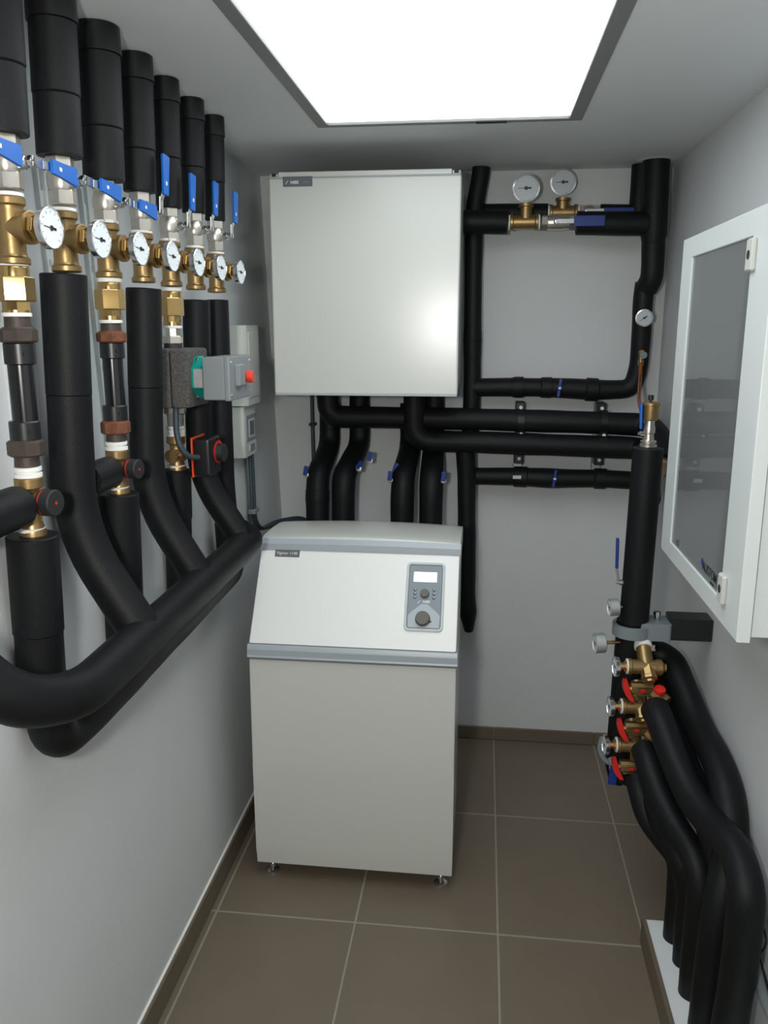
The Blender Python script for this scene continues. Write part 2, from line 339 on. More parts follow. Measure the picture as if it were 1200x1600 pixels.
# measured positions in metres (world space)
P={
'Y':[1.137,1.312,1.487,1.662,1.837,2.007,2.182,2.357],
'z1':[1.998,1.917,1.864,1.81,1.8,1.783,1.743,1.73,1.72,1.701,1.678,1.642,1.549,1.516,1.489,1.472,1.453,1.413,1.365,1.346,1.172,1.079],
'z3':[1.987,1.911,1.856,1.81,1.793,1.779,1.738,1.726,1.712,1.694,1.673,1.64,1.544,1.511,1.484,1.469,1.45,1.405,1.359,1.353,1.182,1.109],
'z5':[1.982,1.905,1.862,1.805,1.79,1.775,1.731,1.717,1.706,1.683,1.664,1.652,1.51,1.499,1.47,1.437,1.405,1.35,1.221,1.143],
'z2':[1.998,1.914,1.861,1.807,1.799],
'z4':[1.992,1.926,1.872,1.797,1.79],
'z6':[1.993,1.906,1.866,1.786,1.776],
'z7':[1.995,1.908,1.854,1.793,1.782],
'x1':[-0.762,-0.771,-0.773,-0.781],
'x3':[-0.758,-0.764,-0.766,-0.772],
'x5':[-0.745,-0.758,-0.762,-0.758],
'r_sleeve1':0.0326,
'r_sleeve2':0.0383,
'r_sleeve3':0.0393,
'r_sleeve3top':0.0422,
'r_sleeve4':0.0343,
'r_sleeve5':0.029,
'r_sleeve6':0.0301,
'r_sleeve7':0.0276,
'r_low1':0.0446,
'r_low3':0.0465,
'r_low5':0.0384,
'r_tee2':0.0204,
'r_tee2low':0.0234,
'r_hex3':0.0285,
'r_nut3':0.0288,
'r_tube3':0.0229,
'r_body2':0.0245,
'r_pipe2':0.042,
'r_pipe4':0.0392,
'r_pipe6':0.0399,
'r_g1':0.0322,
'r_g7':0.0321,
'r_g4':0.0309,
'A':[(-0.029,3.17,2.278),(-0.032,3.17,2.242),(-0.05,3.17,2.127),(-0.046,3.17,1.848),(-0.043,3.17,1.497),(-0.047,3.15,1.378)],
'A_r':0.0329,
'H1':[(-0.037,3.15,1.484),(0.117,3.15,1.487),(0.27,3.15,1.486),(0.433,3.15,1.478),(0.532,3.15,1.488),(0.566,3.14,1.561),(0.563,3.13,1.687),(0.557,3.13,1.816),(0.573,3.11,1.885),(0.569,3.11,2.003),(0.573,3.11,2.078),(0.563,3.11,2.285)],
'H1_r':0.0319,
'R2':[(0.53,3.19,2.28),(0.541,3.19,2.077)],
'R2_r':0.0284,
'H2':[(-0.579,3.08,1.498),(-0.576,3.08,1.374),(-0.465,3.08,1.375),(-0.034,3.08,1.373),(0.567,3.08,1.36),(0.63,3.08,1.354),(0.601,2.9,1.324),(0.585,2.8,1.273),(0.5,2.5,1.241)],
'H2_r':0.0366,
'H3':[(-0.254,3.06,1.502),(-0.246,3.06,1.292),(-0.032,3.06,1.29),(0.455,3.06,1.279),(0.58,3.06,1.277),(0.462,2.45,1.25)],
'H3_r':0.036,
'H4':[(-0.056,3.15,1.146),(0.129,3.15,1.148),(0.285,3.15,1.144),(0.558,3.15,1.147),(0.6,3.15,1.141)],
'H4_r':0.0334,
'B':[(-0.098,3.06,1.289),(-0.056,3.12,1.26),(-0.053,3.12,1.012),(-0.043,3.12,0.676),(-0.035,3.12,0.557)],
'B_r':0.038,
'V1':[(-0.597,3.17,1.394),(-0.595,3.16,1.233),(-0.614,3.03,1.161),(-0.615,3.02,1.081),(-0.612,3.0,0.898)],
'V1_r':0.0411,
'V2':[(-0.478,3.17,1.493),(-0.476,3.16,1.235),(-0.514,3.02,1.157),(-0.514,3.0,1.088),(-0.516,3.0,0.901)],
'V2_r':0.0409,
'V3':[(-0.28,3.17,1.398),(-0.276,3.16,1.238),(-0.289,3.02,1.162),(-0.292,3.0,1.093),(-0.291,3.0,0.908)],
'V3_r':0.0405,
'V4':[(-0.188,3.17,1.496),(-0.186,3.16,1.24),(-0.184,3.02,1.164),(-0.184,3.0,1.095),(-0.184,3.0,0.912)],
'V4_r':0.0403,
'T1':[(-0.1,3.1,2.071),(-0.005,3.1,2.07),(0.069,3.1,2.067),(0.185,3.1,2.065),(0.311,3.1,2.061),(0.416,3.1,2.057),(0.542,3.1,2.056)],
'T1_r':0.0376,
'T2':[(-0.076,3.19,2.117),(0.214,3.19,2.112),(0.268,3.19,2.109),(0.325,3.19,2.109),(0.408,3.19,2.105),(0.549,3.19,2.103)],
'T2_r':0.0324,
'G':[(0.129,3.08,2.175),(0.131,3.1,2.13),(0.262,3.17,2.208),(0.266,3.19,2.153),(0.558,3.07,1.737),(0.558,3.08,1.598)],
'G_r':[0.0471,0.0455,0.0311],
'copper':[(0.558,3.08,1.586),(0.554,3.06,1.531),(0.524,2.9,1.465),(0.483,2.6,1.45),(0.448,2.36,1.433)],
'brk':[(0.136,3.2,1.407),(0.139,3.2,1.319),(0.143,3.2,1.225),(0.135,3.2,1.429),(0.144,3.2,1.182),(0.434,3.2,1.408),(0.44,3.2,1.313),(0.44,3.2,1.22)],
'hv':[(-0.649,2.98,1.178),(-0.448,2.97,1.213),(-0.414,3.0,1.233),(-0.33,2.98,1.168),(-0.318,3.0,1.187),(-0.125,2.98,1.172),(0.277,3.1,1.49),(0.274,3.1,1.152),(0.351,3.05,2.059),(0.453,3.15,2.112)],
'thin':[(-0.666,3.2,1.44),(-0.665,3.2,1.187),(-0.659,3.2,1.083)],
'col':[(0.449,2.3,1.389),(0.449,2.3,1.26),(0.443,2.3,1.058),(0.442,2.3,0.878),(0.439,2.3,0.79),(0.434,2.3,0.373)],
'col_r':0.0402,
'vent':[(0.448,2.3,1.398),(0.45,2.3,1.419),(0.449,2.3,1.459),(0.451,2.3,1.462),(0.449,2.3,1.509),(0.448,2.3,1.522),(0.425,2.3,1.47),(0.427,2.3,1.432)],
'vent_r':[0.0199,0.0124,0.0213],
'clamp':[(0.461,2.3,0.859),(0.536,2.3,0.882),(0.655,2.324,0.869),(0.534,2.3,0.911),(0.539,2.3,0.838)],
'colg':[(0.382,2.3,0.931),(0.413,2.3,0.929),(0.353,2.3,0.819),(0.401,2.3,0.822),(0.395,2.3,1.01),(0.395,2.3,1.047),(0.387,2.3,1.125)],
'colg_r':[0.0246,0.0294],
'tees':[(0.469,2.22,0.786),(0.386,2.22,0.778),(0.525,2.22,0.781),(0.451,2.22,0.664),(0.381,2.22,0.66),(0.45,2.22,0.546),(0.379,2.22,0.541)],
'lev':[(0.406,2.2,0.725),(0.453,2.2,0.724),(0.493,2.2,0.733),(0.399,2.2,0.601),(0.446,2.2,0.605),(0.474,2.2,0.613),(0.398,2.2,0.48),(0.442,2.2,0.483),(0.47,2.2,0.488),(0.393,2.22,0.448)],
'tee_r':0.022,
'F5':[(0.491,2.13,0.709),(0.517,1.98,0.639),(0.551,1.86,0.578),(0.585,1.68,0.606),(0.585,1.608,0.546),(0.57,1.573,0.401),(0.57,1.599,0.183)],
'F5_r':0.0332,
'F4':[(0.545,2.38,0.803),(0.572,2.15,0.691),(0.58,1.93,0.662),(0.59,1.802,0.628),(0.6,1.8,0.506),(0.556,1.72,0.273),(0.548,1.72,0.097)],
'F4_r':0.0328,
'F3':[(0.471,2.12,0.583),(0.502,2.03,0.5),(0.536,1.93,0.447),(0.556,1.83,0.429),(0.545,1.8,0.381),(0.564,1.83,0.105)],
'F3_r':0.0301,
'F2':[(0.468,2.14,0.45),(0.483,2.08,0.391),(0.522,2.0,0.371),(0.551,1.93,0.375),(0.558,1.93,0.283),(0.56,1.93,0.093)],
'F2_r':0.0304,
'F1':[(0.466,2.16,0.408),(0.472,2.12,0.374),(0.517,2.05,0.355),(0.547,2.02,0.349),(0.546,2.02,0.214),(0.54,2.02,0.094)],
'F1_r':0.0287,
'cond':[(0.635,1.678,0.318),(0.63,1.629,0.302),(0.63,1.592,0.292),(0.63,1.517,0.349)],
'wire':[(0.64,1.664,0.396),(0.64,1.631,0.399),(0.64,1.641,0.375),(0.645,1.686,0.312),(0.645,1.608,0.299)],
'panel':[(-0.815,2.691,1.712),(-0.815,2.657,1.461),(-0.76,2.804,1.708),(-0.76,2.806,1.453),(-0.76,2.634,1.708),(-0.76,2.63,1.449),(-0.78,2.643,1.421),(-0.78,2.79,1.406),(-0.78,2.777,1.303),(-0.78,2.654,1.27),(-0.78,2.793,1.294),(-0.81,2.673,1.267)],
'cable':[(-0.795,2.769,1.263),(-0.79,2.763,1.163),(-0.785,2.742,1.076),(-0.78,2.844,1.01),(-0.753,3.05,0.953),(-0.614,3.05,0.949)],
'cable2':[(-0.777,1.95,1.447),(-0.751,1.93,1.422),(-0.728,1.93,1.4),(-0.706,1.95,1.387)],
'knob':[(-0.739,1.312,1.414),(-0.73,1.662,1.413),(-0.775,1.312,1.4),(-0.81,1.312,1.399),(-0.764,1.662,1.398),(-0.8,1.662,1.397),(-0.685,2.1,1.393),(-0.729,2.1,1.392),(-0.727,2.1,1.435),(-0.732,2.1,1.341),(-0.672,2.1,1.43)],
'knob_r':[0.0224,0.0209,0.0366,0.0404],
'logo':[(-0.647,2.72,2.172),(-0.553,2.72,2.14),(-0.62,2.4,1.038),(-0.546,2.39,1.017)],
's_panelTL':(-0.212,0.268),
's_TR':(-0.1,0.268),
's_BR':(-0.103,0.059),
's_BL':(-0.214,0.06),
's_scrTL':(-0.193,0.238),
's_scrBR':(-0.123,0.208),
's_knob':(-0.157,0.173),
's_big':(-0.161,0.095),
's_text':(-0.159,0.142),
's_ledL':(-0.186,0.17),
's_ledR':(-0.131,0.172),
's_plTL':(-0.624,0.3),
's_plBR':(-0.553,0.277),
's_top':(-0.647,0.295),
's_topR':(-0.059,0.29),
's_L':(-0.673,0.005),
's_R':(-0.059,0.01),
}
# ---------------------------------------------------------------- left wall: row of risers
YK = P['Y']
def xk(z): return -0.757 - 0.026 * (2.0 - z)
ORD = ['nearest, cut by the left picture edge', 'second', 'third', 'fourth', 'fifth', 'sixth', 'seventh and farthest']
NTH = ['', 'first', 'second', 'third', 'fourth', 'fifth', 'sixth', 'last']
FROM = 'from the left picture edge on the left wall'
SR = [0.038, 0.038, 0.0395, 0.0400, 0.0350, 0.0300, 0.0300, 0.0278]
SB = [2.0, P['z1'][0], P['z2'][0], P['z3'][0], P['z4'][0], P['z5'][0], P['z6'][0], P['z7'][0]]
SEAM = [0.10, 0.10, 0.10, 0.095, 0.085, 0.11, 0.11, 0.10]
for k in range(0, 8):
    z0 = SB[k]; x = xk(2.1); y = YK[k]; r = SR[k]
    nm = NTH[k] if k else 'out of frame'
    if k == 0: lab = 'black insulated riser hugging the ceiling, nearest the viewer, mostly past the left picture edge'
    else: lab = 'thick black pipe sleeve under the ceiling, %s from the left picture edge' % NTH[k]
    t = thing('insulated_riser', lab, 'pipe', (x, y, z0), 'upper pipe sleeves under the ceiling')
    zs = z0 + SEAM[k]; zc = ZC - 0.052
    bm = nb(); lathe(bm, (xk(z0), y, z0), (xk(zs) - xk(z0), 0, zs - z0), [(0, r - 0.016), (0, r - 0.001), (0.003, r), (zs - z0 - 0.002, r), (zs - z0, r - 0.0015)], 32); part('lower_sleeve', bm, 'foam', t)
    bm = nb(); lathe(bm, (xk(zs), y, zs), (xk(zc) - xk(zs), 0, zc - zs), [(0, r - 0.0005), (0.002, r + 0.0012), (zc - zs, r + 0.0005)], 32); part('upper_sleeve', bm, 'foam', t)
    bm = nb(); lathe(bm, (xk(zc), y, zc), (0, 0, 1), [(0, r + 0.0005), (0.001, r + 0.0035), (ZC - zc - 0.002, r + 0.0025), (ZC - zc, r)], 32); part('ceiling_collar', bm, 'foam_tape', t)

# ball valves
def hexr(bm, o, d, t0, t1, r, ph=0.3):
    lathe(bm, V(o) + V(d) * t0, d, [(0, r * 0.93), (0.002, r), (t1 - t0 - 0.002, r), (t1 - t0, r * 0.93)], 6, ph)
def make_lever(t, pos, d, out, side, long=True, m='blue'):
    """lever starting at pos running along d, flat face normal = out"""
    pos = V(pos); d = V(d).normalized(); out = V(out).normalized(); w = d.cross(out).normalized()
    rot = Matrix((w, d, out)).transposed()
    bm = nb()
    lathe(bm, pos - out * 0.006, out, [(0, 0.009), (0.006, 0.009), (0.0065, 0.0065), (0.012, 0.006)], 6)
    box(bm, pos + d * 0.012 + out * 0.002, (0.017, 0.036, 0.0028), 0.0008, 1, rot)
    tilt = Matrix.Rotation(-0.35, 3, w)
    box(bm, pos + d * 0.036 + out * 0.007, (0.014, 0.024, 0.0028), 0.0008, 1, tilt.transposed() @ rot)
    lv = part('lever', bm, 'steel', t, world=False)
    bm = nb(); poly = [(-0.0115, 0.034), (0.0115, 0.034), (0.0120, 0.07), (0.0165, 0.114), (0.0145, 0.118), (-0.0130, 0.118), (-0.0150, 0.114), (-0.0120, 0.07)]
    if not long: poly = [(a, 0.042 + (b - 0.042) * 0.72) for a, b in poly]
    A = [bm.verts.new(pos + w * a + d * b + out * 0.0095) for a, b in poly]; B = [bm.verts.new(pos + w * a + d * b + out * 0.0155) for a, b in poly]
    n = len(poly); fs = [bm.faces.new(list(reversed(A))), bm.faces.new(B)]
    for i in range(n): fs.append(bm.faces.new((A[i], A[(i + 1) % n], B[(i + 1) % n], B[i])))
    bmesh.ops.bevel(bm, geom=list(bm.edges), offset=0.0013, segments=2, profile=0.5, affect='EDGES', clamp_overlap=True)
    g = part('grip', bm, m, t, 'blue vinyl grip' if m != 'red' else 'red vinyl grip', world=False)
    bm = nb(); box(bm, pos + d * 0.058 + out * 0.0158, (0.006, 0.008, 0.0006), 0, 1, rot)
    part('grip_mark', bm, 'white', g, 'small white mark', world=False)
def valve_body(t, s=1.0):
    bm = nb()
    hexr(bm, (0, 0, 0), (0, 0, -1), -0.002, 0.020, 0.0245 * s)
    lathe(bm, (0, 0, -0.02), (0, 0, -1), [(0, 0.021 * s), (0.004, 0.0225 * s), (0.012, 0.0245 * s), (0.026, 0.0245 * s), (0.034, 0.022 * s), (0.036, 0.021 * s)], 28)
    hexr(bm, (0, 0, 0), (0, 0, -1), 0.054, 0.080, 0.0245 * s)
    part('body', bm, 'nickel', t, world=False)
    bm = nb(); lathe(bm, (0.02, 0, -0.040), (1, 0, 0), [(0, 0.011), (0.014, 0.011), (0.015, 0.009), (0.017, 0.009), (0.017, 0.005), (0.030, 0.005)], 20)
    part('stem', bm, 'steel', t, world=False)
def make_valve(horizontal, loc, label, group):
    t = thing('ball_valve', label, 'valve', loc, group)
    valve_body(t)
    if horizontal: make_lever(t, (0.045, 0, -0.038), (0, 1, -0.05), (1, 0, 0), 1)
    else: make_lever(t, (0.045, 0, -0.038), (0, 0.12, 1), (1, -0.1, 0), 1)
    return t
VL = {1: 'lever laid sideways, top left of the photo', 2: 'lever laid sideways over the second riser sleeve bottom', 3: '', 4: ''}
h = None; u = None
for k in range(0, 8):
    loc = (xk(1.96), YK[k], SB[k] - 0.002)
    if k == 0: lab = 'nickel ball valve with sideways blue lever, nearest, cut by the left picture edge'
    elif k <= 3: lab = 'nickel valve with sideways blue lever below the %s ceiling sleeve from the left' % NTH[k]
    else: lab = 'nickel valve with upright blue lever below the %s ceiling sleeve from the left' % NTH[k]
    g = 'ball valves in the riser row'
    if k <= 3:
        if h is None: h = make_valve(True, loc, lab, g)
        else: dup(h, loc, lab, g)
    else:
        if u is None: u = make_valve(False, loc, lab, g)
        else: dup(u, loc, lab, g)

# brass tees with thermometers
def make_tee(loc, label, group):
    t = thing('brass_tee', label, 'pipe fitting', loc, group)
    bm = nb()
    lathe(bm, (0, 0, -0.057), (0, 0, 1), [(0, 0.0245), (0.002, 0.0262), (0.010, 0.0262), (0.013, 0.0225), (0.018, 0.0212), (0.085, 0.0212), (0.090, 0.0225), (0.093, 0.0262), (0.102, 0.0262), (0.104, 0.024)], 32)
    lathe(bm, (0, 0, 0), (1, -0.10, 0), [(0.002, 0.021), (0.028, 0.021), (0.031, 0.0262), (0.039, 0.0262), (0.040, 0.022)], 28)
    part('body', bm, 'brass', t, world=False)
    bm = nb(); lathe(bm, (0, 0, 0.047), (0, 0, 1), [(0, 0.0225), (0.001, 0.0245), (0.006, 0.0245), (0.007, 0.0225)], 24); part('thread_seal', bm, 'tape', t, world=False)
    bm = nb(); hexr(bm, (0, 0, 0), V((1, -0.10, 0)).normalized(), 0.041, 0.050, 0.0215); lathe(bm, (0.049, -0.0049, 0), (1, -0.10, 0), [(0, 0.014), (0.005, 0.014)], 6)
    part('bushing', bm, 'brassp', t, world=False)
    return t
def make_gauge(name, loc, d, r, label, group, needle=0.0, thick=0.010, stem=0.02, m='steel', cat='thermometer', dial='dial', rim=.92):
    """round dial gauge; face looks along d; loc is the dial centre"""
    t = thing(name, label, cat, loc, group); d = V(d).normalized()
    up = V((0, 0, 1)); u = up.cross(d).normalized(); v = d.cross(u)
    bm = nb(); lathe(bm, -d * thick, d, [(0, r * 0.90), (0.002, r * 0.98), (thick, r), (thick + 0.0025, r), (thick + 0.0035, r * (rim + .03)), (thick + 0.001, r * rim)], 40); part('case', bm, m, t, world=False)
    bm = nb(); lathe(bm, V((0, 0, 0)), d, [(0, r * (rim + .01)), (0.0015, r * (rim + .01))], 40); di = part('dial', bm, dial, t, world=False)
    bm = nb()
    def bar(a0, r0, r1, wd):
        dd = u * math.cos(a0) + v * math.sin(a0); n = dd.cross(d); h0 = d * 0.0018; h1 = d * 0.0024
        vs = [bm.verts.new(p) for p in (dd * r0 + n * wd + h0, dd * r1 + n * wd * 0.6 + h0, dd * r1 - n * wd * 0.6 + h0, dd * r0 - n * wd + h0, dd * r0 + n * wd + h1, dd * r1 + n * wd * 0.6 + h1, dd * r1 - n * wd * 0.6 + h1, dd * r0 - n * wd + h1)]
        for f in ((0, 3, 2, 1), (4, 5, 6, 7), (0, 1, 5, 4), (1, 2, 6, 5), (2, 3, 7, 6), (3, 0, 4, 7)): bm.faces.new([vs[i] for i in f])
    for i in range(11):
        a = math.radians(225 - 27 * i); bar(a, r * 0.72, r * 0.82, r * 0.015)
    part('scale_marks', bm, 'panelgrey', di, world=False)
    bm = nb(); bar(PI - needle, -r * 0.35, r * 0.62, r * 0.03); bar(PI - needle, -r * 0.38, r * 0.05, r * 0.07)
    lathe(bm, d * 0.0018, d, [(0, r * 0.14), (0.0015, r * 0.12)], 14); part('needle', bm, 'ink', di, world=False)
    if stem:
        bm = nb(); lathe(bm, -d * (thick + stem), d, [(0, 0.005), (stem, 0.005)], 14); part('stem', bm, 'brassp', t, world=False)
    return t
tee0 = gau0 = None
for k in range(1, 8):
    loc = (xk(1.86), YK[k], 1.858); g = 'brass tees in the riser row'
    lab = 'brass tee fitting carrying a dial thermometer, %s from the left in the riser row' % NTH[k]
    if tee0 is None: tee0 = make_tee(loc, lab, g)
    else: dup(tee0, loc, lab, g)
    gl = (xk(1.86) + 0.073, YK[k] - 0.010, 1.856)
    lab = 'white faced round dial thermometer, %s from the left in the row on the left wall' % NTH[k]
    if gau0 is None: gau0 = make_gauge('dial_thermometer', gl, (1, -0.10, 0), 0.0325, lab, 'dial thermometers in the riser row', 0.1, 0.010, 0.020)
    else: dup(gau0, gl, lab, 'dial thermometers in the riser row')

# ---- columns 1, 3 and 5: check valve, sight tube or pump, mixing valve
def pt(z, k): return V((xk(z), YK[k], z))
def zlathe(bm, k, z0, prof, seg=28, ph=0.0):
    lathe(bm, pt(z0, k), (0, 0, -1), [(z0 - z, r) for z, r in prof], seg, ph)
def check_valve(k, Z, nut, label):
    za, zb, zc_, zd, ze = Z
    t = thing('check_valve', label, 'valve', pt(ze, k), 'hexagonal brass check valves')
    bm = nb(); zlathe(bm, k, za, [(za, .0215), (za - .004, .0235), (zb, .0235)], 28)
    zlathe(bm, k, zb, [(zb, nut * .93), (zb - .003, nut), (zc_ + .003, nut), (zc_, nut * .93)], 6, 0.55)
    zlathe(bm, k, zc_, [(zc_, .0215), (zd, .0215)], 8, 0.2); zlathe(bm, k, zd, [(zd, .0225), (ze, .0225)], 28)
    part('body', bm, 'brassp', t)
    bm = nb(); zlathe(bm, k, za + .008, [(za + .008, .0235), (za + .007, .025), (za, .025), (za - .001, .0235)], 28)
    part('thread_seal', bm, 'tape', t); bm = nb()
    zlathe(bm, k, ze + 0.003, [(ze + .003, .0225), (ze + .002, .0235), (ze - .003, .0235), (ze - .004, .0215)], 28)
    part('thread_seal', bm, 'tape', t)
z = P['z1']; check_valve(1, (z[4], z[5], z[6], z[7], z[8] + .003), .031, 'polished hexagonal brass check valve, nearest, at the left picture edge')
z = P['z3']; check_valve(3, (z[4], z[5], z[6], z[7], z[8] + .003), .030, 'polished hexagonal brass check valve above the black sight tube of the third riser')
z = P['z5']; check_valve(5, (z[4], z[5], z[6], z[7], z[8] - .001), .0285, 'polished hexagonal brass check valve above the grey circulation pump')
def sight_tube(k, Z, rust, label):
    z9, n0, n1, f1, t1, f2, n2, n3, e = Z
    t = thing('sight_tube', label, 'pipe', pt(e, k), 'gloss black tube sections with union nuts')
    bm = nb(); zlathe(bm, k, f1, [(f1, .0205), (t1, .0205)], 32); part('tube', bm, 'gloss', t)
    for a, b in ((n1, f1), (t1, f2)):
        bm = nb(); zlathe(bm, k, a, [(a, .0235), (a - .002, .025), (b + .002, .025), (b, .022)], 28)
        lathe(bm, pt((a + b) / 2, k) + V((.018, -.016, 0)), (1, -.8, 0), [(0, .004), (.003, .0035)], 10); part('end_fitting', bm, 'black', t)
    for a, b in ((n0, n1), (f2, n2)):
        bm = nb(); zlathe(bm, k, a, [(a, .027), (a - .003, .0305), (b + .003, .0305), (b, .027)], 8, 0.3)
        zlathe(bm, k, a + .002, [(a + .002, .024), (a, .025)], 28)
        part('union_nut', bm, rust, t, 'rusty union nut' if rust == 'rusty' else 'dark iron union nut')
    for a, b in ((z9, n0), (n2, n3)):
        bm = nb(); zlathe(bm, k, a, [(a, .020), (b, .021)], 24); part('iron_neck', bm, 'rust', t)
z = P['z1']; sight_tube(1, (z[8], z[9], z[10], z[11], z[12], z[13], z[14], z[15], z[15]), 'rust', 'gloss black tube between dark iron union nuts, nearest, at the left picture edge')
z = P['z3']; sight_tube(3, (z[8], z[9], z[10], z[11], z[12], z[13], z[14], z[15], z[15]), 'rusty', 'gloss black tube between rust stained union nuts, third riser from the left')
def mix_valve(k, zt, zk, zb, label, big):
    t = thing('mixing_valve', label, 'valve', pt(zb, k), 'brass mixing valves with black knobs')
    bm = nb(); zlathe(bm, k, zt, [(zt, .022), (zt - .002, .0235), (zt - .018, .0235), (zt - .022, .017), (zt - .035, .015), (zk, .021), (zb + .030, .0165), (zb + .016, .020), (zb + .012, .0225), (zb, .0225)], 24)
    lathe(bm, pt(zk, k), (1, -.15, 0), [(0, .017), (.024, .015)], 20); lathe(bm, pt(zk, k), (0, -1, 0), [(0, .017), (.036, .017)], 20)
    part('body', bm, 'brass', t)
    bm = nb(); zlathe(bm, k, zt + .018, [(zt + .018, .0205), (zt + .017, .023), (zt + .011, .023), (zt + .010, .0195), (zt + .007, .0195), (zt + .006, .0235), (zt, .0235), (zt - .001, .021)], 24)
    part('thread_seal', bm, 'tape', t); bm = nb()
    zlathe(bm, k, zb + .018, [(zb + .018, .021), (zb + .017, .0225), (zb + .012, .0225)], 24); part('thread_seal', bm, 'tape', t)
    if big:
        d = V((1, -.18, 0)).normalized(); o = pt(zk, k) + d * 0.026; r = big
        bm = nb(); lathe(bm, o, d, [(0, r * .8), (.002, r * .98), (.005, r), (.0055, r * .92), (.009, r * .92), (.009, r), (.026, r * .97), (.028, r * .9)], 36); kn = part('knob', bm, 'blackm', t, 'black knob')
        bm = nb(); lathe(bm, o + d * .0056, d, [(0, r * .95), (.0030, r * .95)], 36); part('knob_ring', bm, 'red', kn, 'red ring')
        bm = nb(); lathe(bm, o + d * .0281, d, [(0, .0028), (.0006, .0028)], 14); part('knob_dot', bm, 'red', kn, 'red dot')
    return t
z = P['z1']; mix_valve(1, z[16], 1.410, z[19], 'brass mixing valve with round black knob, nearer of the two, at the left picture edge', .0235)
z = P['z3']; mix_valve(3, z[16], 1.410, z[19], 'brass mixing valve with round black knob below the rust stained union nut', .0215)
def lower_sleeve(t, k, z0, zs, r):
    bm = nb(); lathe(bm, pt(z0, k), pt(zs, k) - pt(z0, k), [(0, r * .6), (0.001, r - .002), (.003, r), (z0 - zs - .002, r), (z0 - zs, r - .002)], 32); u = part('branch_sleeve', bm, 'foam', t)
    e = V((xk(1.0), YK[k], 1.01)); bm = nb(); cyl(bm, pt(zs, k), e, r - .002, r - .002, 32); part('branch_sleeve', bm, 'foam', t)
# short bypass stubs that run along the wall into the mixing valves
for k, r, y0, lab in ((1, .036, YK[0], 'black bypass pipe stub at the left picture edge, level with the nearest black knob'), (3, .033, YK[2] + .03, 'short black bypass pipe stub beside the second riser')):
    bm = nb(); y1 = YK[k] - 0.036
    lathe(bm, (xk(1.4), y0, 1.408), (0, 1, 0), [(0, r), (y1 - y0 - .004, r), (y1 - y0 - .001, r - .002), (y1 - y0, r - .005)], 32); single('bypass_pipe', bm, 'foam', lab, 'pipe', 'bypass pipe stubs')

# ---- circulation pump in column 5
y5 = YK[5]
t = thing('pipe_union', 'nickel hexagonal union above the circulation pump', 'pipe fitting', pt(1.655, 5))
bm = nb(); zlathe(bm, 5, 1.712, [(1.712, .0185), (1.684, .0185)], 8); zlathe(bm, 5, 1.684, [(1.684, .023), (1.681, .0255), (1.666, .0255), (1.663, .023)], 6, .4); part('union_nut', bm, 'nickel', t)
bm = nb(); zlathe(bm, 5, 1.666, [(1.666, .022), (1.648, .024)], 20); part('rubber_seal', bm, 'blackm', t)
pu = thing('circulation_pump', 'circulation pump in speckled grey foam shell with teal motor on the fifth riser', 'pump', (xk(1.58), y5, 1.51))
bm = nb(); bx2(bm, (-0.806, 1.932, 1.512), (-0.750, 2.082, 1.654), .004, 2); part('rear_shell', bm, 'speck', pu)
bm = nb(); bx2(bm, (-0.749, 1.932, 1.512), (-0.703, 2.082, 1.654), .008, 2); part('front_shell', bm, 'speck', pu)
bm = nb(); lathe(bm, (-0.706, 2.005, 1.583), (1, 0, 0), [(0, .056), (.010, .056), (.012, .052), (.030, .050), (.034, .046)], 8, PI / 8); mo = part('motor_housing', bm, 'teal', pu)
bm = nb(); bx2(bm, (-0.699, 1.9530, 1.560), (-0.675, 1.9585, 1.606), .001, 1)
part('rating_plate', bm, 'zinc', mo, 'silver rating plate on the teal motor')
for a in (-1, 1):
    for b in (-1, 1):
        bm = nb(); lathe(bm, (-0.694, 2.005 + a * .040, 1.583 + b * .046), (1, 0, 0), [(0, .005), (.004, .0045)], 6); part('screw', bm, 'steel', mo)
bm = nb(); bx2(bm, (-0.673, 1.945, 1.531), (-0.618, 2.125, 1.634), .004, 2); tb = part('terminal_box', bm, 'boxgrey', pu, 'grey terminal box')
bm = nb(); bx2(bm, (-0.620, 1.943, 1.529), (-0.604, 2.127, 1.636), .004, 2); part('box_lid', bm, 'boxgrey', tb)
bm = nb(); bx2(bm, (-0.606, 1.985, 1.562), (-0.592, 2.035, 1.616), .003, 1); part('switch_surround', bm, 'boxgrey', tb)
bm = nb(); lathe(bm, (-0.606, 2.068, 1.582), (1, 0, 0), [(0, .013), (.010, .013), (.011, .0155), (.022, .0155), (.024, .013)], 24); part('red_button', bm, 'redor', tb, 'red round button')
for yy in (1.955, 2.115):
    for zz in (1.543, 1.622):
        bm = nb(); lathe(bm, (-0.605, yy, zz), (1, 0, 0), [(0, .004), (.002, .0035)], 10); part('box_screw', bm, 'steel', tb)
t = thing('pipe_union', 'pale nickel union below the circulation pump', 'pipe fitting', pt(1.437, 5))
bm = nb(); zlathe(bm, 5, 1.512, [(1.512, .0255), (1.508, .0275), (1.494, .0275), (1.491, .025)], 8, .3); part('union_nut', bm, 'nickel', t)
bm = nb(); zlathe(bm, 5, 1.491, [(1.491, .0215), (1.462, .020)], 24); part('sleeve_body', bm, 'nickel', t)
bm = nb(); zlathe(bm, 5, 1.462, [(1.462, .0195), (1.461, .0225), (1.455, .0225), (1.454, .019), (1.450, .019), (1.449, .0225), (1.443, .0225), (1.442, .019), (1.436, .019)], 24); part('thread_seal', bm, 'tape', t)
mv = mix_valve(5, 1.436, 1.388, P['z5'][17] - .006, 'mixing valve with square black actuator and orange outline under the circulation pump', 0)
bm = nb(); bx2(bm, (-0.716, 1.968, 1.338), (-0.672, 2.062, 1.434), .008, 2); ac = part('actuator', bm, 'black', mv, 'black square actuator')
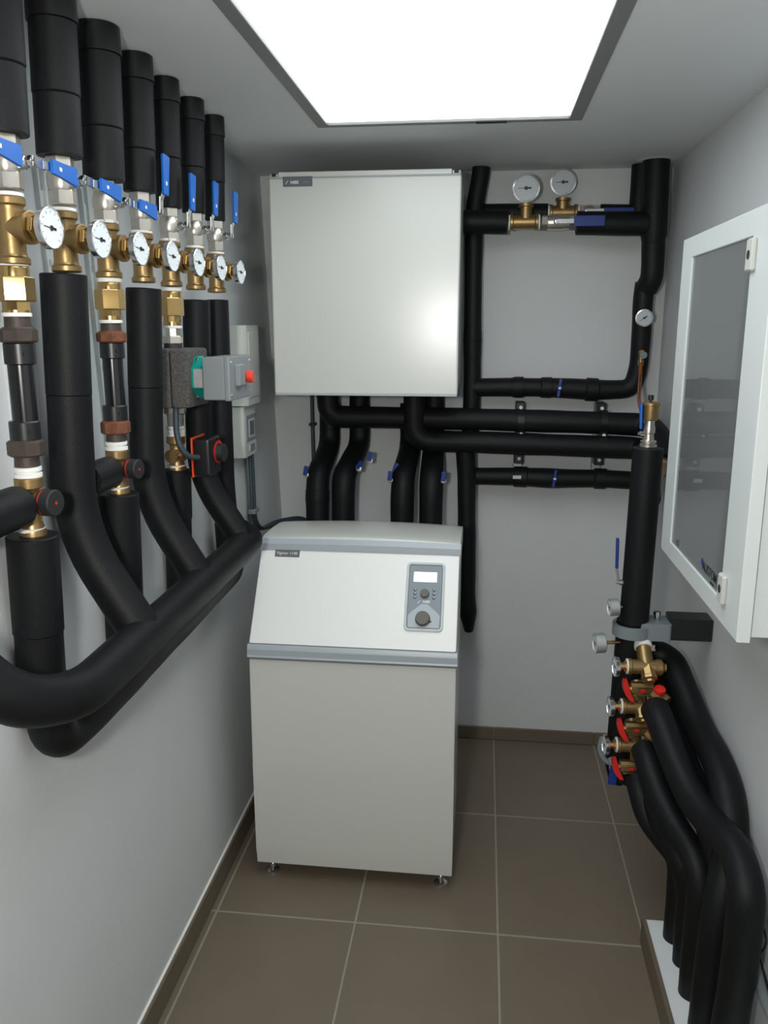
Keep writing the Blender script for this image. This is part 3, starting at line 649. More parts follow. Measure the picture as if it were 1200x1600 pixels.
bm = nb(); bx2(bm, (-0.719, 1.966, 1.336), (-0.7155, 2.064, 1.436), .001, 1); part('orange_outline', bm, 'orange', ac, 'thin orange outline')
bm = nb(); lathe(bm, (-0.673, 2.030, 1.392), (1, -.1, 0), [(0, .027), (.004, .027), (.005, .024), (.020, .022), (.022, .019)], 30); part('dial_knob', bm, 'blackm', ac)
bm = nb(); lathe(bm, (-0.6725, 2.030, 1.394), (1, -.1, 0), [(0.0035, .029), (.0045, .029)], 30); part('dial_mark', bm, 'red', ac, 'red dial marking')
bm = nb(); tube(bm, [(-0.745, 1.950, 1.520), (-0.742, 1.935, 1.455), (-0.733, 1.930, 1.418), (-0.715, 1.94, 1.392), (-0.700, 1.965, 1.388)], .0075, .03, 12, .01); single('pump_cable', bm, 'cable', 'short slate grey cable curving below the circulation pump', 'cable')

# ---- insulated supply pipes 2, 4, 6, 7 and the two collectors
fc = thing('insulated_collector', 'front and upper of two big black collector pipes along the left wall', 'pipe', (-0.657, 1.6, 1.10))
rc = thing('insulated_collector', 'rear and lower of two big black collector pipes, tight against the left wall', 'pipe', (-0.757, 1.8, 1.0))
def supply(t, pts, r, seam):
    a = V(pts[0]); b = V(pts[1]); s = a.lerp(b, seam)
    bm = nb(); L = (s - a).length; lathe(bm, a, s - a, [(0, r * .55), (0.001, r - .002), (.003, r), (L - .002, r), (L, r - .002)], 32); part('branch_sleeve', bm, 'foam', t)
    bm = nb(); tube(bm, [s] + [V(p) for p in pts[1:]], r - .0005, .11, 32, .02, wob=.0004); part('branch_sleeve', bm, 'foam', t)
supply(fc, [(xk(1.8) - .006, YK[2], P['z2'][4]), (-0.786, YK[2], 1.31), (-0.664, YK[2], 1.110)], .0415, .45)
supply(fc, [(xk(1.8), YK[4], P['z4'][4]), (-0.783, YK[4], 1.31), (-0.664, YK[4], 1.110)], .0390, .46)
supply(fc, [(xk(1.8), YK[6], P['z6'][4]), (-0.776, YK[6], 1.30), (-0.664, YK[6], 1.13)], .0360, .30)
supply(rc, [(xk(1.8), YK[7], P['z7'][4]), (-0.765, YK[7], 1.25), (-0.757, YK[7], 1.10)], .0330, .30)
bm = nb(); tube(bm, [(-0.672, YK[6] - .01, 1.145), (-0.655, YK[6] + .055, 1.112), (-0.657, YK[6] - .10, 1.106), (-0.657, 1.20, 1.102), (-0.700, 1.075, 1.150), (-0.770, 1.04, 1.26), (-0.780, 1.035, 1.56), (-0.762, 1.137, 1.74), (-0.757, 1.137, 1.925)], .0415, .085, 36, .02, wob=.0005)
part('main_pipe', bm, 'foam', fc)
bm = nb(); tube(bm, [(-0.757, YK[7], 1.13), (-0.752, YK[7], .985), (-0.752, YK[7] - .1, .980), (-0.758, YK[1] + .1, .958), (-0.765, YK[1] - .01, .958), (-0.770, YK[1] - .01, 1.09)], .0405, .07, 36, .02, wob=.0005)
part('main_pipe', bm, 'foam', rc)
lower_sleeve(rc, 1, P['z1'][19] + .005, P['z1'][20], .0435)
lower_sleeve(rc, 3, P['z3'][19] + .004, P['z3'][21], .0430)
lower_sleeve(rc, 5, P['z5'][17], P['z5'][18], .0360)

# ---- electrics on the left wall
t = thing('fuse_box', 'pale ivory wall box behind the red button, right of the riser row', 'electrical box', (-0.79, 2.72, 1.455))
bm = nb(); prism(bm, [(-0.835, 2.635), (-0.775, 2.640), (-0.765, 2.655), (-0.765, 2.800), (-0.772, 2.808), (-0.835, 2.808)], 2, 1.452, 1.712, .003); part('housing', bm, 'ivory', t)
bm = nb(); bx2(bm, (-0.768, 2.668, 1.478), (-0.762, 2.790, 1.690), .002, 1); part('cover', bm, 'ivory', t)
t = thing('control_unit', 'small ivory controller with dark square display below the pale wall box', 'controller', (-0.80, 2.71, 1.27))
bm = nb(); prism(bm, [(-0.835, 2.645), (-0.787, 2.650), (-0.782, 2.660), (-0.782, 2.790), (-0.787, 2.796), (-0.835, 2.796)], 2, 1.278, 1.450, .003); part('housing', bm, 'ivory', t)
bm = nb(); bx2(bm, (-0.784, 2.672, 1.330), (-0.7795, 2.788, 1.418), .001, 1); dp = part('display_field', bm, 'panelgrey', t, 'dark grey display field')
bm = nb(); bx2(bm, (-0.781, 2.695, 1.342), (-0.7785, 2.765, 1.404), .0005, 1); part('display_rim', bm, 'ivory', dp)
bm = nb(); bx2(bm, (-0.780, 2.704, 1.349), (-0.7778, 2.756, 1.397), .0005, 1); part('display_window', bm, 'plate', dp)
bm = nb(); bx2(bm, (-0.784, 2.705, 1.295), (-0.7785, 2.760, 1.318), .001, 1); part('button', bm, 'zinc', t)
t = thing('cable_bundle', 'three slate grey cables tied together, curving down to the white boiler', 'cable', (-0.79, 2.75, 1.0))
for i, (dx, dy) in enumerate(((0, 0), (.004, .014), (-.002, .028))):
    bm = nb(); tube(bm, [(-0.800 + dx, 2.765 + dy, 1.285), (-0.797 + dx, 2.760 + dy, 1.16), (-0.793 + dx, 2.752 + dy, 1.04), (-0.785 + dx, 2.80 + dy, 1.000 - .004 * i), (-0.765 + dx, 2.95 + dy, .978 + .006 * i), (-0.700, 3.05 + dy, .972 + .006 * i), (-0.678, 3.12 + dy, .95)], .0068, .06, 12, .02); part('cable', bm, 'cable', t)
bm = nb(); box(bm, (-0.793, 2.768, 1.075), (.026, .055, .016), .002, 1); part('cable_clip', bm, 'boxgrey', t, 'grey cable clip')
# slotted mounting rail behind the near risers
for yy, lab in ((1.395, 'pale slotted mounting rail on the wall between the first and second risers'), (1.575, 'pale slotted mounting rail on the wall between the second and third risers'), (1.750, 'pale slotted mounting rail on the wall between the third and fourth risers')):
    t = thing('mounting_rail', lab, 'rail', (XL(1.6) + .01, yy, 1.3), 'slotted rails behind the risers')
    bm = nb()
    for a in (-1, 1):
        x0 = XL(2.0); x1 = XL(1.30)
        vs = [(x0, yy + a * .012 - .003, 2.0), (x0, yy + a * .012 + .003, 2.0), (x0 + .010, yy + a * .012 + .003, 2.0), (x0 + .010, yy + a * .012 - .003, 2.0)]
        ws = [(p[0] - x0 + x1, p[1], 1.30) for p in vs]
        A = [bm.verts.new(p) for p in vs]; B = [bm.verts.new(p) for p in ws]
        for i in range(4): bm.faces.new((A[i], A[(i + 1) % 4], B[(i + 1) % 4], B[i]))
        bm.faces.new(A); bm.faces.new(list(reversed(B)))
    part('flange', bm, 'enam', t)
    for i in range(9):
        zz = 1.93 - i * .07; bm = nb(); bx2(bm, (XL(zz) - .001, yy - .0095, zz - .028), (XL(zz) + .004, yy + .0095, zz + .028)); part('rail_web', bm, 'enam', t)
# ---------------------------------------------------------------- upper wall cabinet
t = thing('hanging_cabinet', 'square white wall cabinet hanging under the ceiling above the floor standing boiler', 'cabinet', (-0.388, 2.98, 1.49))
CX0, CX1, CY, CZ0, CZ1 = -0.694, -0.084, 2.722, 1.488, 2.178
bm = nb(); bx2(bm, (CX0 + .004, CY + .022, CZ0 + .006), (CX1 - .002, YB - .001, CZ1 + .006), .006, 2); part('housing', bm, 'cream', t)
bm = nb(); bx2(bm, (CX0, CY, CZ0), (CX1, CY + .021, CZ1 - .012), .006, 3); part('front_door', bm, 'cream', t)
bm = nb(); bx2(bm, (CX0 + .030, CY + .004, CZ1 - .009), (CX1 - .030, CY + .035, CZ1 + .007), .003, 2); part('top_strip', bm, 'cream', t)
bm = nb(); bx2(bm, (CX0 + .002, CY + .001, CZ1 - .0125), (CX1 - .002, CY + .020, CZ1 - .0085), .001, 1); part('shadow_gap', bm, 'band', t, 'grey strip along the top of the door')
bm = nb(); bx2(bm, (CX0 + .002, CY - .001, CZ0 - .004), (CX1 - .002, CY + .020, CZ0 + .003), .001, 1); part('bottom_strip', bm, 'band', t, 'grey strip along the bottom of the door')
for a, b in ((CX0 + .003, CX0 + .029), (CX1 - .029, CX1 - .003)):
    bm = nb(); bx2(bm, (a, CY + .006, CZ1 - .008), (b, CY + .034, CZ1 + .002), .002, 1); part('corner_piece', bm, 'cream', t)
    bm = nb(); bx2(bm, (a + .006, CY + .002, CZ1 - .006), (b - .006, CY + .010, CZ1 + .003), .001, 1); part('corner_clip', bm, 'blackm', t, 'black corner clip')
bm = nb(); bx2(bm, (-0.648, CY - .0025, 2.140), (-0.553, CY + .001, 2.170), .0015, 1); np_ = part('name_plate', bm, 'plate', t, 'dark grey name plate with white lettering')
text('lettering', 'NIBE', .0125, basis((-0.610, CY - .0028, 2.152), (1, 0, 0), (0, 0, 1)), 'white', np_, bold=.0004)
text('lettering', 'UKV', .0115, basis((-0.573, CY - .0028, 2.152), (1, 0, 0), (0, 0, 1)), 'dimprint', np_)
bm = nb(); prism(bm, [(-0.640, 2.147), (-0.638, 2.147), (-0.630, 2.158), (-0.632, 2.158)], 1, CY - .003, CY - .0024); part('slash_mark', bm, 'white', np_)

# ---------------------------------------------------------------- floor standing boiler / heat pump
BX0, BX1 = -0.674, -0.056
t = thing('heat_pump', 'floor standing white heat pump with sloping top and small grey control panel', 'boiler', (-0.365, 2.5, 0))
bm = nb(); prism(bm, [(2.2655, .052), (2.72, .052), (2.72, 1.0), (2.44, 1.0), (2.405, .86), (2.305, .787), (2.2655, .745)], 0, BX0 + .004, BX1 - .004, .003)
part('housing', bm, 'cream', t)
bm = nb(); prism(bm, [(2.262, .052), (2.243, .056), (2.241, .10), (2.236, .40), (2.238, .742), (2.262, .744)], 0, BX0 + .002, BX1 - .002, .004); part('front_panel', bm, 'cream', t)
dS = V((0, .578, .816)); nS = V((0, -.816, .578))
def sp(x, s, h=0.0): return V((x, 2.2400, .7905)) + dS * s + nS * h
bm = nb()
prof = [sp(0, 0.0), sp(0, .30), sp(0, .30, -.03), V((0, 2.40, .86)), V((0, 2.30, .790))]
prism(bm, [(p.y, p.z) for p in prof], 0, BX0 + .002, BX1 - .002, .005); part('control_front', bm, 'cream_lit', t)
bm = nb(); prism(bm, [(2.233, .746), (2.231, .752), (2.234, .756), (2.233, .775), (2.238, .789), (2.30, .789), (2.30, .746)], 0, BX0 - .002, BX1 + .002, .002); part('middle_band', bm, 'band', t, 'grey blue band between panels')
bm = nb(); bx2(bm, (BX0 - .001, 2.2305, .7470), (BX1 + .001, 2.235, .7505)); part('band_groove', bm, 'plate', t)
# bulged lid
bm = nb(); n = 16; rows = []
def lidz(x, y):
    q = (x - (BX0 + BX1) / 2) / ((BX1 - BX0) / 2)
    return 0.010 * (1 - q * q)
top = [(2.412, 1.0355), (2.419, 1.052), (2.432, 1.064), (2.46, 1.069), (2.56, 1.067), (2.66, 1.060), (2.72, 1.050), (2.735, 1.038)]
for i in range(n + 1):
    x = BX0 + .001 + (BX1 - BX0 - .002) * i / n; rows.append([bm.verts.new((x, y, z + (lidz(x, y) if j > 1 else 0.3 * lidz(x, y)))) for j, (y, z) in enumerate(top)] + [bm.verts.new((x, 2.735, .995)), bm.verts.new((x, 2.415, .995))])
m_ = len(rows[0])
for a, b in zip(rows, rows[1:]):
    for j in range(m_): bm.faces.new((a[j], a[(j + 1) % m_], b[(j + 1) % m_], b[j]))
bm.faces.new(list(reversed(rows[0]))); bm.faces.new(rows[-1]); part('lid', bm, 'cream', t)
bm = nb(); rows = []
for i in range(n + 1):
    x = BX0 - .001 + (BX1 - BX0 + .002) * i / n; q = .3 * lidz(x, 0)
    rows.append([bm.verts.new((x, y, z + q)) for y, z in ((2.4085, 1.0335), (2.4105, 1.052), (2.424, 1.066), (2.43, 1.060), (2.43, 1.034))])
for a, b in zip(rows, rows[1:]):
    for j in range(5): bm.faces.new((a[j], a[(j + 1) % 5], b[(j + 1) % 5], b[j]))
bm.faces.new(list(reversed(rows[0]))); bm.faces.new(rows[-1]); part('upper_band', bm, 'band', t, 'grey blue band under the lid')
def rrect(bm, x0, s0, x1, s1, r, h0, h1, ring=0.0):
    def loop(d, h):
        pts = []; rr = max(.0005, r - d)
        for cx, cs, a0 in ((x1 - r, s1 - r, 0), (x0 + r, s1 - r, PI / 2), (x0 + r, s0 + r, PI), (x1 - r, s0 + r, 1.5 * PI)):
            for k in range(6):
                a = a0 + PI / 2 * k / 5; pts.append(bm.verts.new(sp(cx + rr * math.cos(a), cs + rr * math.sin(a), h)))
        return pts
    L = [loop(0, h0), loop(0, h1 - .001), loop(.001, h1)]
    if ring: L += [loop(ring, h1), loop(ring + .001, h0 + .0003)]
    for a, b in zip(L, L[1:]):
        for i in range(len(a)): bm.faces.new((a[i], a[(i + 1) % len(a)], b[(i + 1) % len(a)], b[i]))
    bm.faces.new(L[-1])
    if not ring: bm.faces.new(list(reversed(L[0])))
bm = nb(); rrect(bm, -.2145, .058, -.0995, .270, .014, 0, .006, .007); cp = part('control_panel', bm, 'lightgrey', t, 'light grey rounded control panel frame')
bm = nb(); rrect(bm, -.2065, .066, -.1075, .262, .009, .0004, .0026); part('panel_face', bm, 'panelgrey', cp, 'slate grey panel face')
bm = nb(); rrect(bm, -.193, .209, -.1235, .240, .002, .0026, .004); part('display', bm, 'screen', cp, 'glowing white display')
bm = nb(); pts = [(-.203, .069), (-.112, .069), (-.110, .105), (-.118, .115), (-.148, .140), (-.166, .140), (-.196, .115), (-.204, .105)]
A = [bm.verts.new(sp(x, s_, .0027)) for x, s_ in pts]; B = [bm.verts.new(sp(x, s_, .0036)) for x, s_ in pts]
for i in range(8): bm.faces.new((A[i], A[(i + 1) % 8], B[(i + 1) % 8], B[i]))
bm.faces.new(B); part('knob_field', bm, 'band', cp, 'paler field round the large knob')
bm = nb(); lathe(bm, sp(-.1575, .172, .0026), nS, [(0, .0135), (.010, .0125), (.011, .0115)], 30); part('selector_knob', bm, 'knob', cp, 'small taupe knob')
bm = nb(); lathe(bm, sp(-.160, .095, .0036), nS, [(0, .0225), (.002, .0215), (.014, .0205), (.0155, .019)], 36); k_ = part('large_knob', bm, 'knob', cp, 'large taupe knob')
bm = nb(); lathe(bm, sp(-.138, .088, .0036), nS, [(0, .005), (.006, .004)], 3); part('knob_pointer', bm, 'black', k_)
for x in (-.187, -.1305):
    for s_ in (.184, .172, .160):
        bm = nb(); lathe(bm, sp(x, s_, .0026), nS, [(0, .0045), (.0012, .004)], 16); part('indicator_lamp', bm, 'ink', cp)
        bm = nb(); lathe(bm, sp(x + .0006, s_ + .001, .0030), nS, [(0, .0028), (.0012, .0022)], 12); part('lamp_lens', bm, 'lightgrey', cp)
text('lettering', 'NIBE', .0105, basis(sp(-.152, .1475, .0030), (1, 0, 0), dS), 'white', cp, bold=.0003)
bm = nb(); A = [bm.verts.new(sp(x, s_, .003)) for x, s_ in ((-.178, .142), (-.1765, .142), (-.170, .152), (-.1715, .152))]; bm.faces.new(A); r_ = bmesh.ops.extrude_face_region(bm, geom=bm.faces[:]); bmesh.ops.translate(bm, verts=[v for v in r_['geom'] if isinstance(v, bmesh.types.BMVert)], vec=nS * .0004); part('slash_mark', bm, 'white', cp)
bm = nb(); rrect(bm, -.626, .275, -.549, .297, .001, 0, .0022); np_ = part('name_plate', bm, 'plate', t, 'grey name plate with pale lettering')
text('lettering', 'Fighter 1140', .0125, basis(sp(-.5875, .286, .0025), (1, 0, 0), dS), 'white', np_)
for x in (-.632, -.094):
    for y in (2.285, 2.68):
        bm = nb(); lathe(bm, (x, y, 0), (0, 0, 1), [(0, .020), (.006, .021), (.010, .015), (.012, .006), (.022, .006), (.022, .012), (.030, .012), (.030, .007), (.056, .007)], 20); part('foot', bm, 'steel', t, 'chrome levelling foot' if y < 2.5 else None)

# ---------------------------------------------------------------- pipes on the back wall
def foam(name, pts, r, parent, bend=.06, bands=(), wob=.0005, taper=None, label=None, seg=28, step=.02):
    bm = nb(); tube(bm, pts, r, bend, seg, step, bands=bands, wob=wob, taper=taper); return part(name, bm, 'foam', parent, label)
t = thing('insulated_pipe', 'slim black pipe framing the bare back wall, from ceiling round to the right corner', 'pipe', (-0.04, 3.17, 1.4))
foam('down_pipe', [(-.028, 3.17, ZC), (-.031, 3.17, 2.235), (-.050, 3.17, 2.12), (-.048, 3.165, 1.85), (-.043, 3.165, 1.5), (-.046, 3.165, 1.305)], .0325, t, .05, bands=((.61, .012, .0015), (.62, .10, .001)))
foam('cross_pipe', [(-.040, 3.165, 1.484), (.117, 3.165, 1.487), (.27, 3.165, 1.486), (.433, 3.165, 1.478), (.545, 3.165, 1.484), (.563, 3.16, 1.561), (.563, 3.15, 1.69), (.558, 3.14, 1.79), (.562, 3.14, 1.862)], .0345, t, .085, bands=((.165, .045, .0045), (.270, .04, .0035), (.44, .05, .0050)), taper=lambda u: .0345 + .004 * math.exp(-((u - .40) / .1) ** 2))
foam('rising_pipe', [(.566, 3.130, 1.842), (.578, 3.110, 1.872), (.578, 3.105, 1.92), (.574, 3.115, 2.06)], .0395, t, .022)
foam('wide_sleeve', [(.574, 3.105, 1.985), (.574, 3.105, 2.05), (.566, 3.10, ZC)], .0445, t, .03, taper=lambda u: .0445 if u > .10 else .036 + .085 * u)
t = thing('insulated_pipe', 'thin black pipe close behind the wide corner sleeve under the ceiling', 'pipe', (.52, 3.19, 2.1))
foam('sleeve', [(.534, 3.19, ZC), (.534, 3.19, 2.05)], .0350, t)
bm = nb(); lathe(bm, (.566, 3.10, ZC - .004), (0, 0, 1), [(0, .052), (.0035, .064)], 17); single('ceiling_patch', bm, 'skim', 'ragged white plaster patch round the corner pipe at the ceiling', 'plaster')
t = thing('insulated_pipe', 'upper of the two thick black pipes crossing the back wall below the cabinet', 'pipe', (.1, 3.08, 1.37))
foam('cross_pipe', [(-.583, 3.08, 1.4935), (-.580, 3.08, 1.376), (-.45, 3.08, 1.376), (-.034, 3.085, 1.373), (.40, 3.085, 1.366), (.590, 3.085, 1.360), (.598, 2.98, 1.352), (.597, 2.86, 1.335), (.590, 2.78, 1.27)], .0410, t, .06, wob=.0007)
bm = nb(); lathe(bm, (.587, 2.765, 1.262), (-.127, -.42, -.012), [(0, .028), (.012, .031), (.05, .031), (.052, .022), (.40, .021)], 24); part('brass_union', bm, 'brass', t, 'brass union behind the black column')
t = thing('insulated_pipe', 'lower of the two thick black pipes crossing the back wall, with a dropping branch', 'pipe', (.1, 3.07, 1.28))
foam('cross_pipe', [(-.254, 3.06, 1.4935), (-.252, 3.06, 1.292), (-.032, 3.07, 1.290), (.455, 3.075, 1.279), (.575, 3.07, 1.277), (.578, 2.96, 1.268), (.494, 2.52, 1.245), (.460, 2.345, 1.235)], .0405, t, .07, wob=.0007)
foam('drop_pipe', [(-.17, 3.085, 1.285), (-.064, 3.10, 1.285), (-.056, 3.11, 1.16), (-.052, 3.11, 1.01), (-.045, 3.11, .68), (-.036, 3.11, .585), (-.034, 3.13, .53)], .034, t, .05, wob=.0008, taper=lambda u: .035 if u < .9 else .035 - (u - .9) * .16)
foam('low_cross_pipe', [(-.056, 3.155, 1.146), (.129, 3.155, 1.148), (.285, 3.155, 1.144), (.45, 3.155, 1.147), (.60, 3.155, 1.141)], .0335, t, .03, bands=((.205, .050, .0050), (.50, .045, .0055)), taper=lambda u: .0335 + .005 * math.exp(-((u - .48) / .14) ** 2))
bm = nb(); bx2(bm, (.118, 3.1125, 1.146), (.150, 3.1165, 1.160), .001, 1); part('foil_label', bm, 'zinc', t, 'small grey foil label')
VP = {'V1': ([(-.597, 3.195, 1.42), (-.596, 3.19, 1.255), (-.614, 3.035, 1.165), (-.615, 3.02, 1.09), (-.612, 3.0, .88), (-.612, 2.98, .85)], 'leftmost'),
      'V2': ([(-.478, 3.195, 1.4935), (-.477, 3.19, 1.255), (-.514, 3.025, 1.16), (-.514, 3.01, 1.09), (-.516, 3.0, .86)], 'second from the left'),
      'V3': ([(-.280, 3.195, 1.42), (-.277, 3.19, 1.255), (-.289, 3.025, 1.165), (-.291, 3.01, 1.09), (-.291, 3.0, .86)], 'third from the left'),
      'V4': ([(-.188, 3.195, 1.4935), (-.187, 3.19, 1.255), (-.184, 3.025, 1.165), (-.184, 3.01, 1.09), (-.184, 3.0, .86)], 'rightmost')}
for k_, (pts, w_) in VP.items():
    t = thing('insulated_pipe', '%s of four black elbowed pipes standing behind the heat pump' % w_, 'pipe', pts[-1], 'four elbowed pipes behind the heat pump')
    foam('sleeve', pts, .0430, t, .05, bands=((.10, .006, .001), (.42, .05, .0015) if k_ == 'V1' else (.16, .01, .001)), wob=.0006, taper=lambda u: .0385 + .0055 * min(1, u * 1.6))
# small blue-handled drain cocks on those elbows
for (x, y, z), d, w_ in (((-.655, 3.005, 1.176), (.2, 0, 1), 'left of the leftmost elbowed pipe'), ((-.452, 2.99, 1.205), (.5, -.2, .7), 'on the elbow of the second pipe'), ((-.414, 3.02, 1.232), (.3, 0, 1), 'just right of the second pipe, farther back'),
                         ((-.334, 2.985, 1.166), (.1, 0, 1), 'left of the third elbowed pipe'), ((-.320, 3.03, 1.190), (.3, 0, 1), 'behind the third elbowed pipe'), ((-.138, 2.995, 1.166), (.1, 0, 1), 'right of the rightmost elbowed pipe')):
    t = thing('drain_cock', 'tiny drain cock with dark blue handle %s' % w_, 'valve', (x, y, z), 'tiny blue drain cocks')
    bm = nb(); lathe(bm, (0, .03, -.012), (0, -1, 0), [(0, .008), (.020, .008), (.022, .010), (.030, .010), (.031, .004), (.038, .004)], 14); part('body', bm, 'nickel', t, world=False)
    D = V(d).normalized(); rot = V((0, 0, 1)).rotation_difference(D).to_matrix(); bm = nb(); box(bm, V((0, -.008, 0)) + D * .006, (.017, .005, .036), .002, 2, rot); part('handle', bm, 'bluedk', t, world=False)
bm = nb(); tube(bm, [(-.672, 3.225, 1.50), (-.671, 3.22, 1.30), (-.664, 3.20, 1.10), (-.66, 3.15, .95)], .0075, .05, 12, .02); t = thing('wall_cable', 'thin dark cable running down the back wall left of the elbowed pipes', 'cable', (-.67, 3.22, 1.0)); part('cable', bm, 'cable', t)
for zz in (1.455, 1.330): bm = nb(); box(bm, (-.671, 3.228, zz), (.026, .040, .012), .002, 1); part('cable_clip', bm, 'blackm', t)
# pipe blue inset handles
for (x, z, w_) in ((.277, 1.489, 'upper'), (.274, 1.151, 'lower')):
    t = thing('valve_handle', 'dark blue butterfly handle on the %s slim cross pipe of the back wall' % w_, 'handle', (x, 3.112, z), 'blue handles on the slim cross pipes')
    bm = nb(); lathe(bm, (0, .01, 0), (0, -1, 0), [(0, .010), (.014, .011), (.018, .009)], 16); part('hub', bm, 'bluedk', t, world=False)
    bm = nb(); box(bm, (0, -.003, 0), (.011, .006, .066), .002, 2, Matrix.Rotation(.12, 3, 'Y')); part('wings', bm, 'bluedk', t, world=False)
    bm = nb(); lathe(bm, (0, -.008, 0), (0, -1, 0), [(0, .0042), (.002, .004)], 12); part('screw', bm, 'white', t, world=False)
# rails with double clamps
for (x, w_, zt, zb_) in ((.139, 'left', 1.430, 1.170), (.437, 'right', 1.432, 1.170)):
    t = thing('pipe_bracket', 'galvanised wall rail with black pipe clamps, %s of the two on the back wall' % w_, 'bracket', (x, YB, 1.3), 'pipe brackets of the back wall')
    bm = nb(); bx2(bm, (x - .017, YB - .034, zb_), (x + .017, YB, zt), .002, 1); part('rail', bm, 'zinc', t)
    for z_, a in ((1.412, .028), (1.322, .014), (1.218, .028)):
        yf = 3.150 if a > .02 else 3.062
        bm = nb(); bx2(bm, (x - .0165, yf, z_ - a * .7), (x + .0165, YB - .033, z_ + a * .7), .003, 1); part('clamp', bm, 'black', t)
        bm = nb(); lathe(bm, (x + .002, yf + .0005, z_), (0, -1, 0), [(0, .007), (.003, .0065), (.004, .004)], 16); part('bolt', bm, 'white', t)
    for q, z0_ in ((0, 1.368), (1, 1.284)):
        bm = nb(); n = 26
        ring = []
        for i in range(n):
            a = 2 * PI * i / n; ring.append([bm.verts.new((x + sx, 3.08 + math.cos(a) * rr_, z0_ + math.sin(a) * rr_)) for sx, rr_ in ((-.012, .0412), (-.012, .0428), (.012, .0428), (.012, .0412))])
        for i in range(n):
            a, b = ring[i], ring[(i + 1) % n]
            for j in range(4): bm.faces.new((a[j], a[(j + 1) % 4], b[(j + 1) % 4], b[j]))
        part('clamp_band', bm, 'foam_tape', t)
# header with tees, gauges and valves, front and rear lines
t = thing('insulated_pipe', 'front short black pipe entering the brass tee below the left dial gauge', 'pipe', (0, 3.1, 2.07)); foam('sleeve', [(-.105, 3.09, 2.071), (.068, 3.09, 2.067)], .0405, t)
t = thing('insulated_pipe', 'front black pipe between the nickel valve with blue lever and the corner sleeve', 'pipe', (.45, 3.1, 2.06)); foam('sleeve', [(.308, 3.09, 2.061), (.548, 3.10, 2.056)], .0405, t)
t = thing('insulated_pipe', 'rear black pipe running behind the left dial gauge', 'pipe', (0, 3.19, 2.12)); foam('sleeve', [(-.076, 3.192, 2.114), (.212, 3.192, 2.109)], .0320, t)
t = thing('insulated_pipe', 'rear black pipe with thin blue lever behind the corner sleeve', 'pipe', (.47, 3.19, 2.10)); foam('sleeve', [(.400, 3.192, 2.105), (.52, 3.192, 2.102)], .0320, t)
def hor_tee(x0, x1, y, z, xr, zr, lab):
    t = thing('brass_tee', lab, 'pipe fitting', ((x0 + x1) / 2, y, z), 'brass tees on the back wall')
    bm = nb(); L = x1 - x0
    lathe(bm, (x0, y, z), (1, 0, 0), [(0, .026), (.002, .029), (.010, .029), (.013, .0245), (L - .013, .0245), (L - .010, .029), (L - .002, .029), (L, .026)], 28)
    lathe(bm, (xr, y, z), (0, 0, 1), [(.01, .022), (zr - z - .012, .022), (zr - z - .010, .027), (zr - z - .001, .027), (zr - z, .024)], 28); part('body', bm, 'brass', t)
    bm = nb(); lathe(bm, (x0 + .001, y, z), (-1, 0, 0), [(0, .026), (.006, .026)], 24); part('thread_seal', bm, 'tape', t)
    bm = nb(); lathe(bm, (x1 - .001, y, z), (1, 0, 0), [(0, .026), (.006, .026)], 24); part('thread_seal', bm, 'tape', t)
hor_tee(.077, .176, 3.09, 2.066, .131, 2.128, 'brass tee under the left of two dial gauges near the ceiling')
hor_tee(.218, .318, 3.185, 2.108, .265, 2.158, 'brass tee under the right, higher dial gauge near the ceiling')
def ball_h(x0, x1, y, z, lab, m='blue', thin=False):
    t = thing('ball_valve', lab, 'valve', ((x0 + x1) / 2, y, z), 'ball valves of the back wall header'); L = x1 - x0
    bm = nb(); hexr(bm, (x0, y, z), V((1, 0, 0)), 0, .022, .027); lathe(bm, (x0 + .02, y, z), (1, 0, 0), [(0, .023), (.01, .026), (L * .35, .027), (L - .05, .024)], 26); hexr(bm, (x0, y, z), V((1, 0, 0)), L - .030, L - .004, .027)
    part('body', bm, 'nickel', t)
    bm = nb(); lathe(bm, ((x0 + x1) / 2 - .01, y - .02, z), (0, -1, 0), [(0, .013), (.010, .013), (.012, .009), (.022, .009), (.023, .005), (.028, .005)], 18)
    bx2(bm, ((x0 + x1) / 2 - .01, y - .043, z - .008), ((x0 + x1) / 2 + .055, y - .040, z + .008), .001, 1); part('lever', bm, 'steel', t)
    bm = nb(); a = (x0 + x1) / 2 + .045; bx2(bm, (a, y - .047, z - (.018 if not thin else .010)), (a + .105, y - .040, z + (.018 if not thin else .010)), .003, 2); part('grip', bm, m, t, 'dark blue grip')
ball_h(.186, .312, 3.09, 2.063, 'nickel ball valve with flat blue lever under the right dial gauge', 'bluedk')
ball_h(.320, .402, 3.192, 2.108, 'rear nickel valve with thin blue lever, partly hidden behind the header pipe', 'bluedk', True)
gd = (-.05, -1, -.08)
make_gauge('dial_thermometer', (.129, 3.068, 2.176), gd, .0465, 'round dial thermometer near the ceiling, left and lower of the two beside the cabinet', 'dial gauges on the back wall', 0.0, .014, .0, 'steel', 'thermometer', 'dialgrey', .86)
make_gauge('dial_thermometer', (.262, 3.165, 2.209), gd, .0450, 'round dial thermometer near the ceiling, right and higher of the two', 'dial gauges on the back wall', 0.0, .014, .0, 'steel', 'thermometer', 'dialgrey', .86)
make_gauge('pressure_gauge', (.559, 3.092, 1.738), (-.1, -1, -.05), .0305, 'small round pressure gauge on the black corner pipe above the copper tube', None, -.6, .014, .02, 'steel', 'gauge', 'dialgrey', .84)
t = thing('air_bleed_tube', 'copper tube with brass cock curving down from corner pipe to the black column', 'pipe', (.556, 3.09, 1.58))
